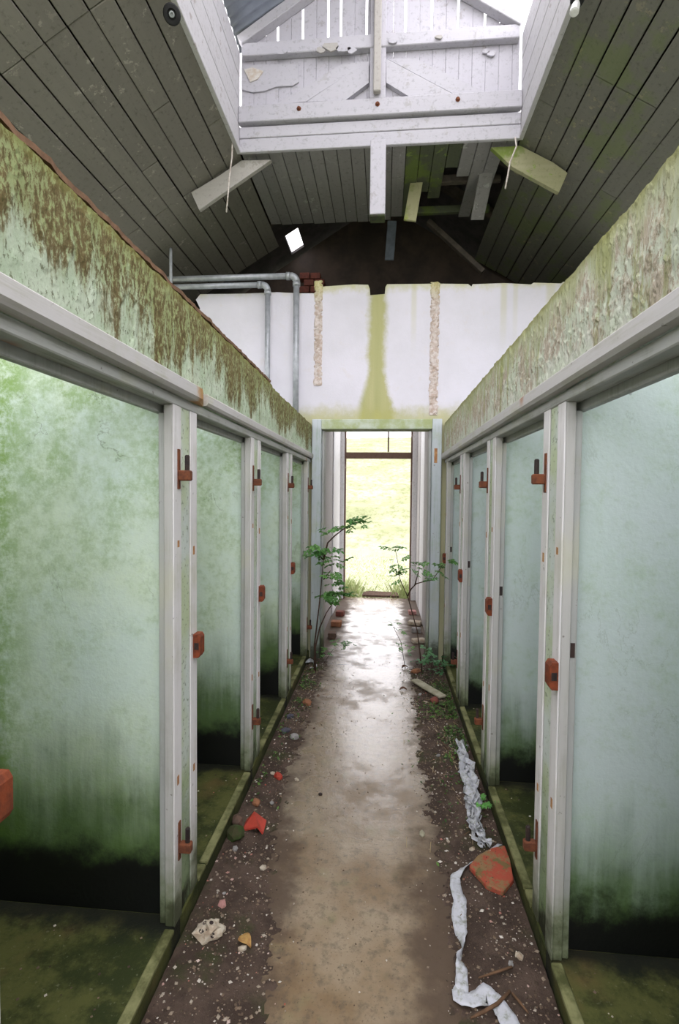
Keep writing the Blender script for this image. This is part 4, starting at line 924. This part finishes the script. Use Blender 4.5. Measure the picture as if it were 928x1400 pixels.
# ------------------------------------------------------------------ plants
def leaf_mesh(name, mat, nleaf=5, ln=0.035, wd=0.013, rach=0.06):
    bm = bmesh.new()
    spots = [((0, rach, 0), 0)]+[((0, rach*(0.35+0.4*(i//2)), 0), (55 if i % 2 else -55)) for i in range(nleaf-1)]
    for (x_, y, z), a in spots:
        M = Matrix.Translation((x_, y, z)) @ Matrix.Rotation(R(-a), 4, 'Z')
        q = [(0, 0, 0), (wd, ln*0.4, 0.004), (0, ln, -0.006), (-wd, ln*0.4, 0.004), (0, ln*0.45, -0.002)]
        v = [bm.verts.new(M @ Vector(p)) for p in q]
        for f in ((0, 1, 4), (1, 2, 4), (2, 3, 4), (3, 0, 4)): bm.faces.new([v[i] for i in f])
    v = [bm.verts.new(p) for p in ((-0.0012, 0, 0), (0.0012, 0, 0), (0.0008, rach, 0), (-0.0008, rach, 0))]; bm.faces.new(v)
    me = bpy.data.meshes.new(name); bm.to_mesh(me); bm.free(); me.materials.append(mat); return me
me_leaf = leaf_mesh('leaf', mat_leaf); me_nettle = leaf_mesh('nettle_leaf', mat_leaf_bl, 3, 0.045, 0.022, 0.04); me_bright = leaf_mesh('bright_leaf', mat_leaf_br, 3, 0.022, 0.013, 0.018)
def plant(name, label, base, stems, leaves, Y, me, rad=0.006, lsize=1.0, cat='sapling'):
    """stems: lists of pixels on plane Y (first point on the floor); leaves: (px, py, spread px, count)"""
    r = empty(name, base); off = Vector(base)
    for i, st in enumerate(stems):
        P_ = [at(a, b, 1, Y+dy) for a, b, dy in st]; n_ = len(P_)
        if i == 0: P_[0] = Vector(base)
        o = obj('stem', tube(bmesh.new(), [p-off for p in P_], [rad*(1-0.65*j/(n_-1)) for j in range(n_)], 7), mat_stem, r, True)
    for px, py, sp_, cnt in leaves:
        for _ in range(int(cnt*1.4+0.5)):
            p = at(px+random.gauss(0, sp_), py+random.gauss(0, sp_*0.6), 1, Y+random.uniform(-0.06, 0.05))
            o = link('leaf', me, r); o.location = p-off; s_ = lsize*random.uniform(0.65, 1.15); o.scale = (s_, s_, s_)
            o.rotation_euler = (random.uniform(-0.5, 0.35), random.uniform(-0.5, 0.5), random.uniform(0, 6.28))
    return tag(r, label, cat)
Yp = 4.22
bL = Vector((-0.575, Yp, 0.01)); bR = Vector((0.335, Yp, 0.01))
plant('elder_sapling', 'leafy sapling with dark bent stem growing beside the frame on the pipe side', bL,
      [[(428, 905, 0), (430, 880, 0), (436, 830, 0), (440, 790, 0), (442, 765, 0)], [(442, 765, 0), (448, 742, 0), (458, 732, 0), (470, 723, 0), (485, 715, 0), (498, 712, 0)], [(431, 918, 0), (431, 885, 0), (437, 858, 0), (446, 838, 0), (454, 826, 0), (455, 806, 0)], [(442, 765, 0), (436, 758, 0), (430, 762, 0)], [(442, 792, 0), (452, 780, 0)]],
      [(440, 752, 8, 12), (452, 762, 8, 8), (462, 766, 6, 4), (432, 758, 3, 2), (455, 724, 4, 4), (472, 722, 6, 5), (484, 712, 6, 5), (497, 710, 5, 5), (453, 785, 4, 5), (450, 808, 6, 9), (460, 812, 6, 8), (453, 822, 5, 6), (456, 795, 5, 4)], Yp, me_leaf, 0.008, 1.4)
plant('slender_sapling', 'thin sapling with sparse leaves and a forked red-brown stem in front of the passage', bR,
      [[(576, 905, 0), (573, 885, 0), (570, 862, 0), (564, 840, 0), (558, 818, 0), (549, 797, 0), (546, 790, 0), (544, 770, 0), (540, 750, 0)], [(557, 815, 0), (562, 805, 0), (569, 798, 0), (580, 795, 0), (591, 793, 0), (600, 780, 0), (608, 768, 0)], [(567, 800, 0), (571, 785, 0), (574, 775, 0)]],
      [(540, 749, 7, 6), (548, 768, 6, 6), (546, 783, 7, 6), (550, 790, 5, 3), (573, 777, 7, 6), (585, 772, 5, 3), (590, 792, 4, 4), (607, 767, 6, 6), (612, 768, 3, 2), (598, 781, 4, 2)], Yp, me_leaf, 0.006, 1.05)
b3 = Vector((0.10, 4.55, 0.0))
plant('seedling', 'small leafy seedling standing alone at the edge of the wet path', Vector((0.20, 4.42, 0.0)), [[(556, 892, 0), (548, 878, 0), (540, 862, 0), (537, 853, 0)]], [(537, 853, 5, 6), (545, 860, 4, 2), (548, 883, 5, 4), (556, 890, 5, 4)], 4.42, me_leaf, 0.003, 0.65, 'seedling')
plant('nettle_patch', 'clump of broad nettle leaves at the foot of the thin sapling', Vector((0.42, 4.22, 0.02)), [[(590, 918, 0), (588, 900, 0), (592, 886, 0)], [(590, 915, 0), (600, 902, 0)], [(590, 915, 0), (580, 904, 0)]], [(590, 890, 5, 5), (585, 902, 7, 8), (598, 904, 8, 8), (606, 910, 6, 5), (575, 902, 6, 6), (612, 906, 5, 4), (600, 918, 6, 5)], 4.22, me_nettle, 0.003, 0.75, 'nettle')
plant('creeping_weed', 'low creeping weed with small leaves at the left jamb beside the brick bits'.replace('left jamb', 'door jamb'), Vector((-0.52, 4.45, 0.0)), [[(446, 895, 0), (455, 888, 0), (470, 880, 0)], [(446, 895, 0), (438, 890, 0)]], [(440, 889, 4, 4), (458, 880, 6, 6), (470, 878, 5, 5), (474, 882, 4, 3), (450, 892, 6, 4)], 4.45, me_leaf, 0.002, 0.7, 'weed')
p_ = at(660, 1108, 2, 0.02)
plant('bright_seedling', 'bright green seedling poking up beside the crumpled plastic', Vector((p_.x, p_.y, 0.02)), [[(660, 1108, 0), (661, 1100, 0), (662, 1096, 0)]], [(657, 1102, 4, 4), (665, 1096, 5, 5), (660, 1093, 3, 3), (671, 1098, 3, 2)], p_.y, me_bright, 0.0016, 0.75, 'seedling')
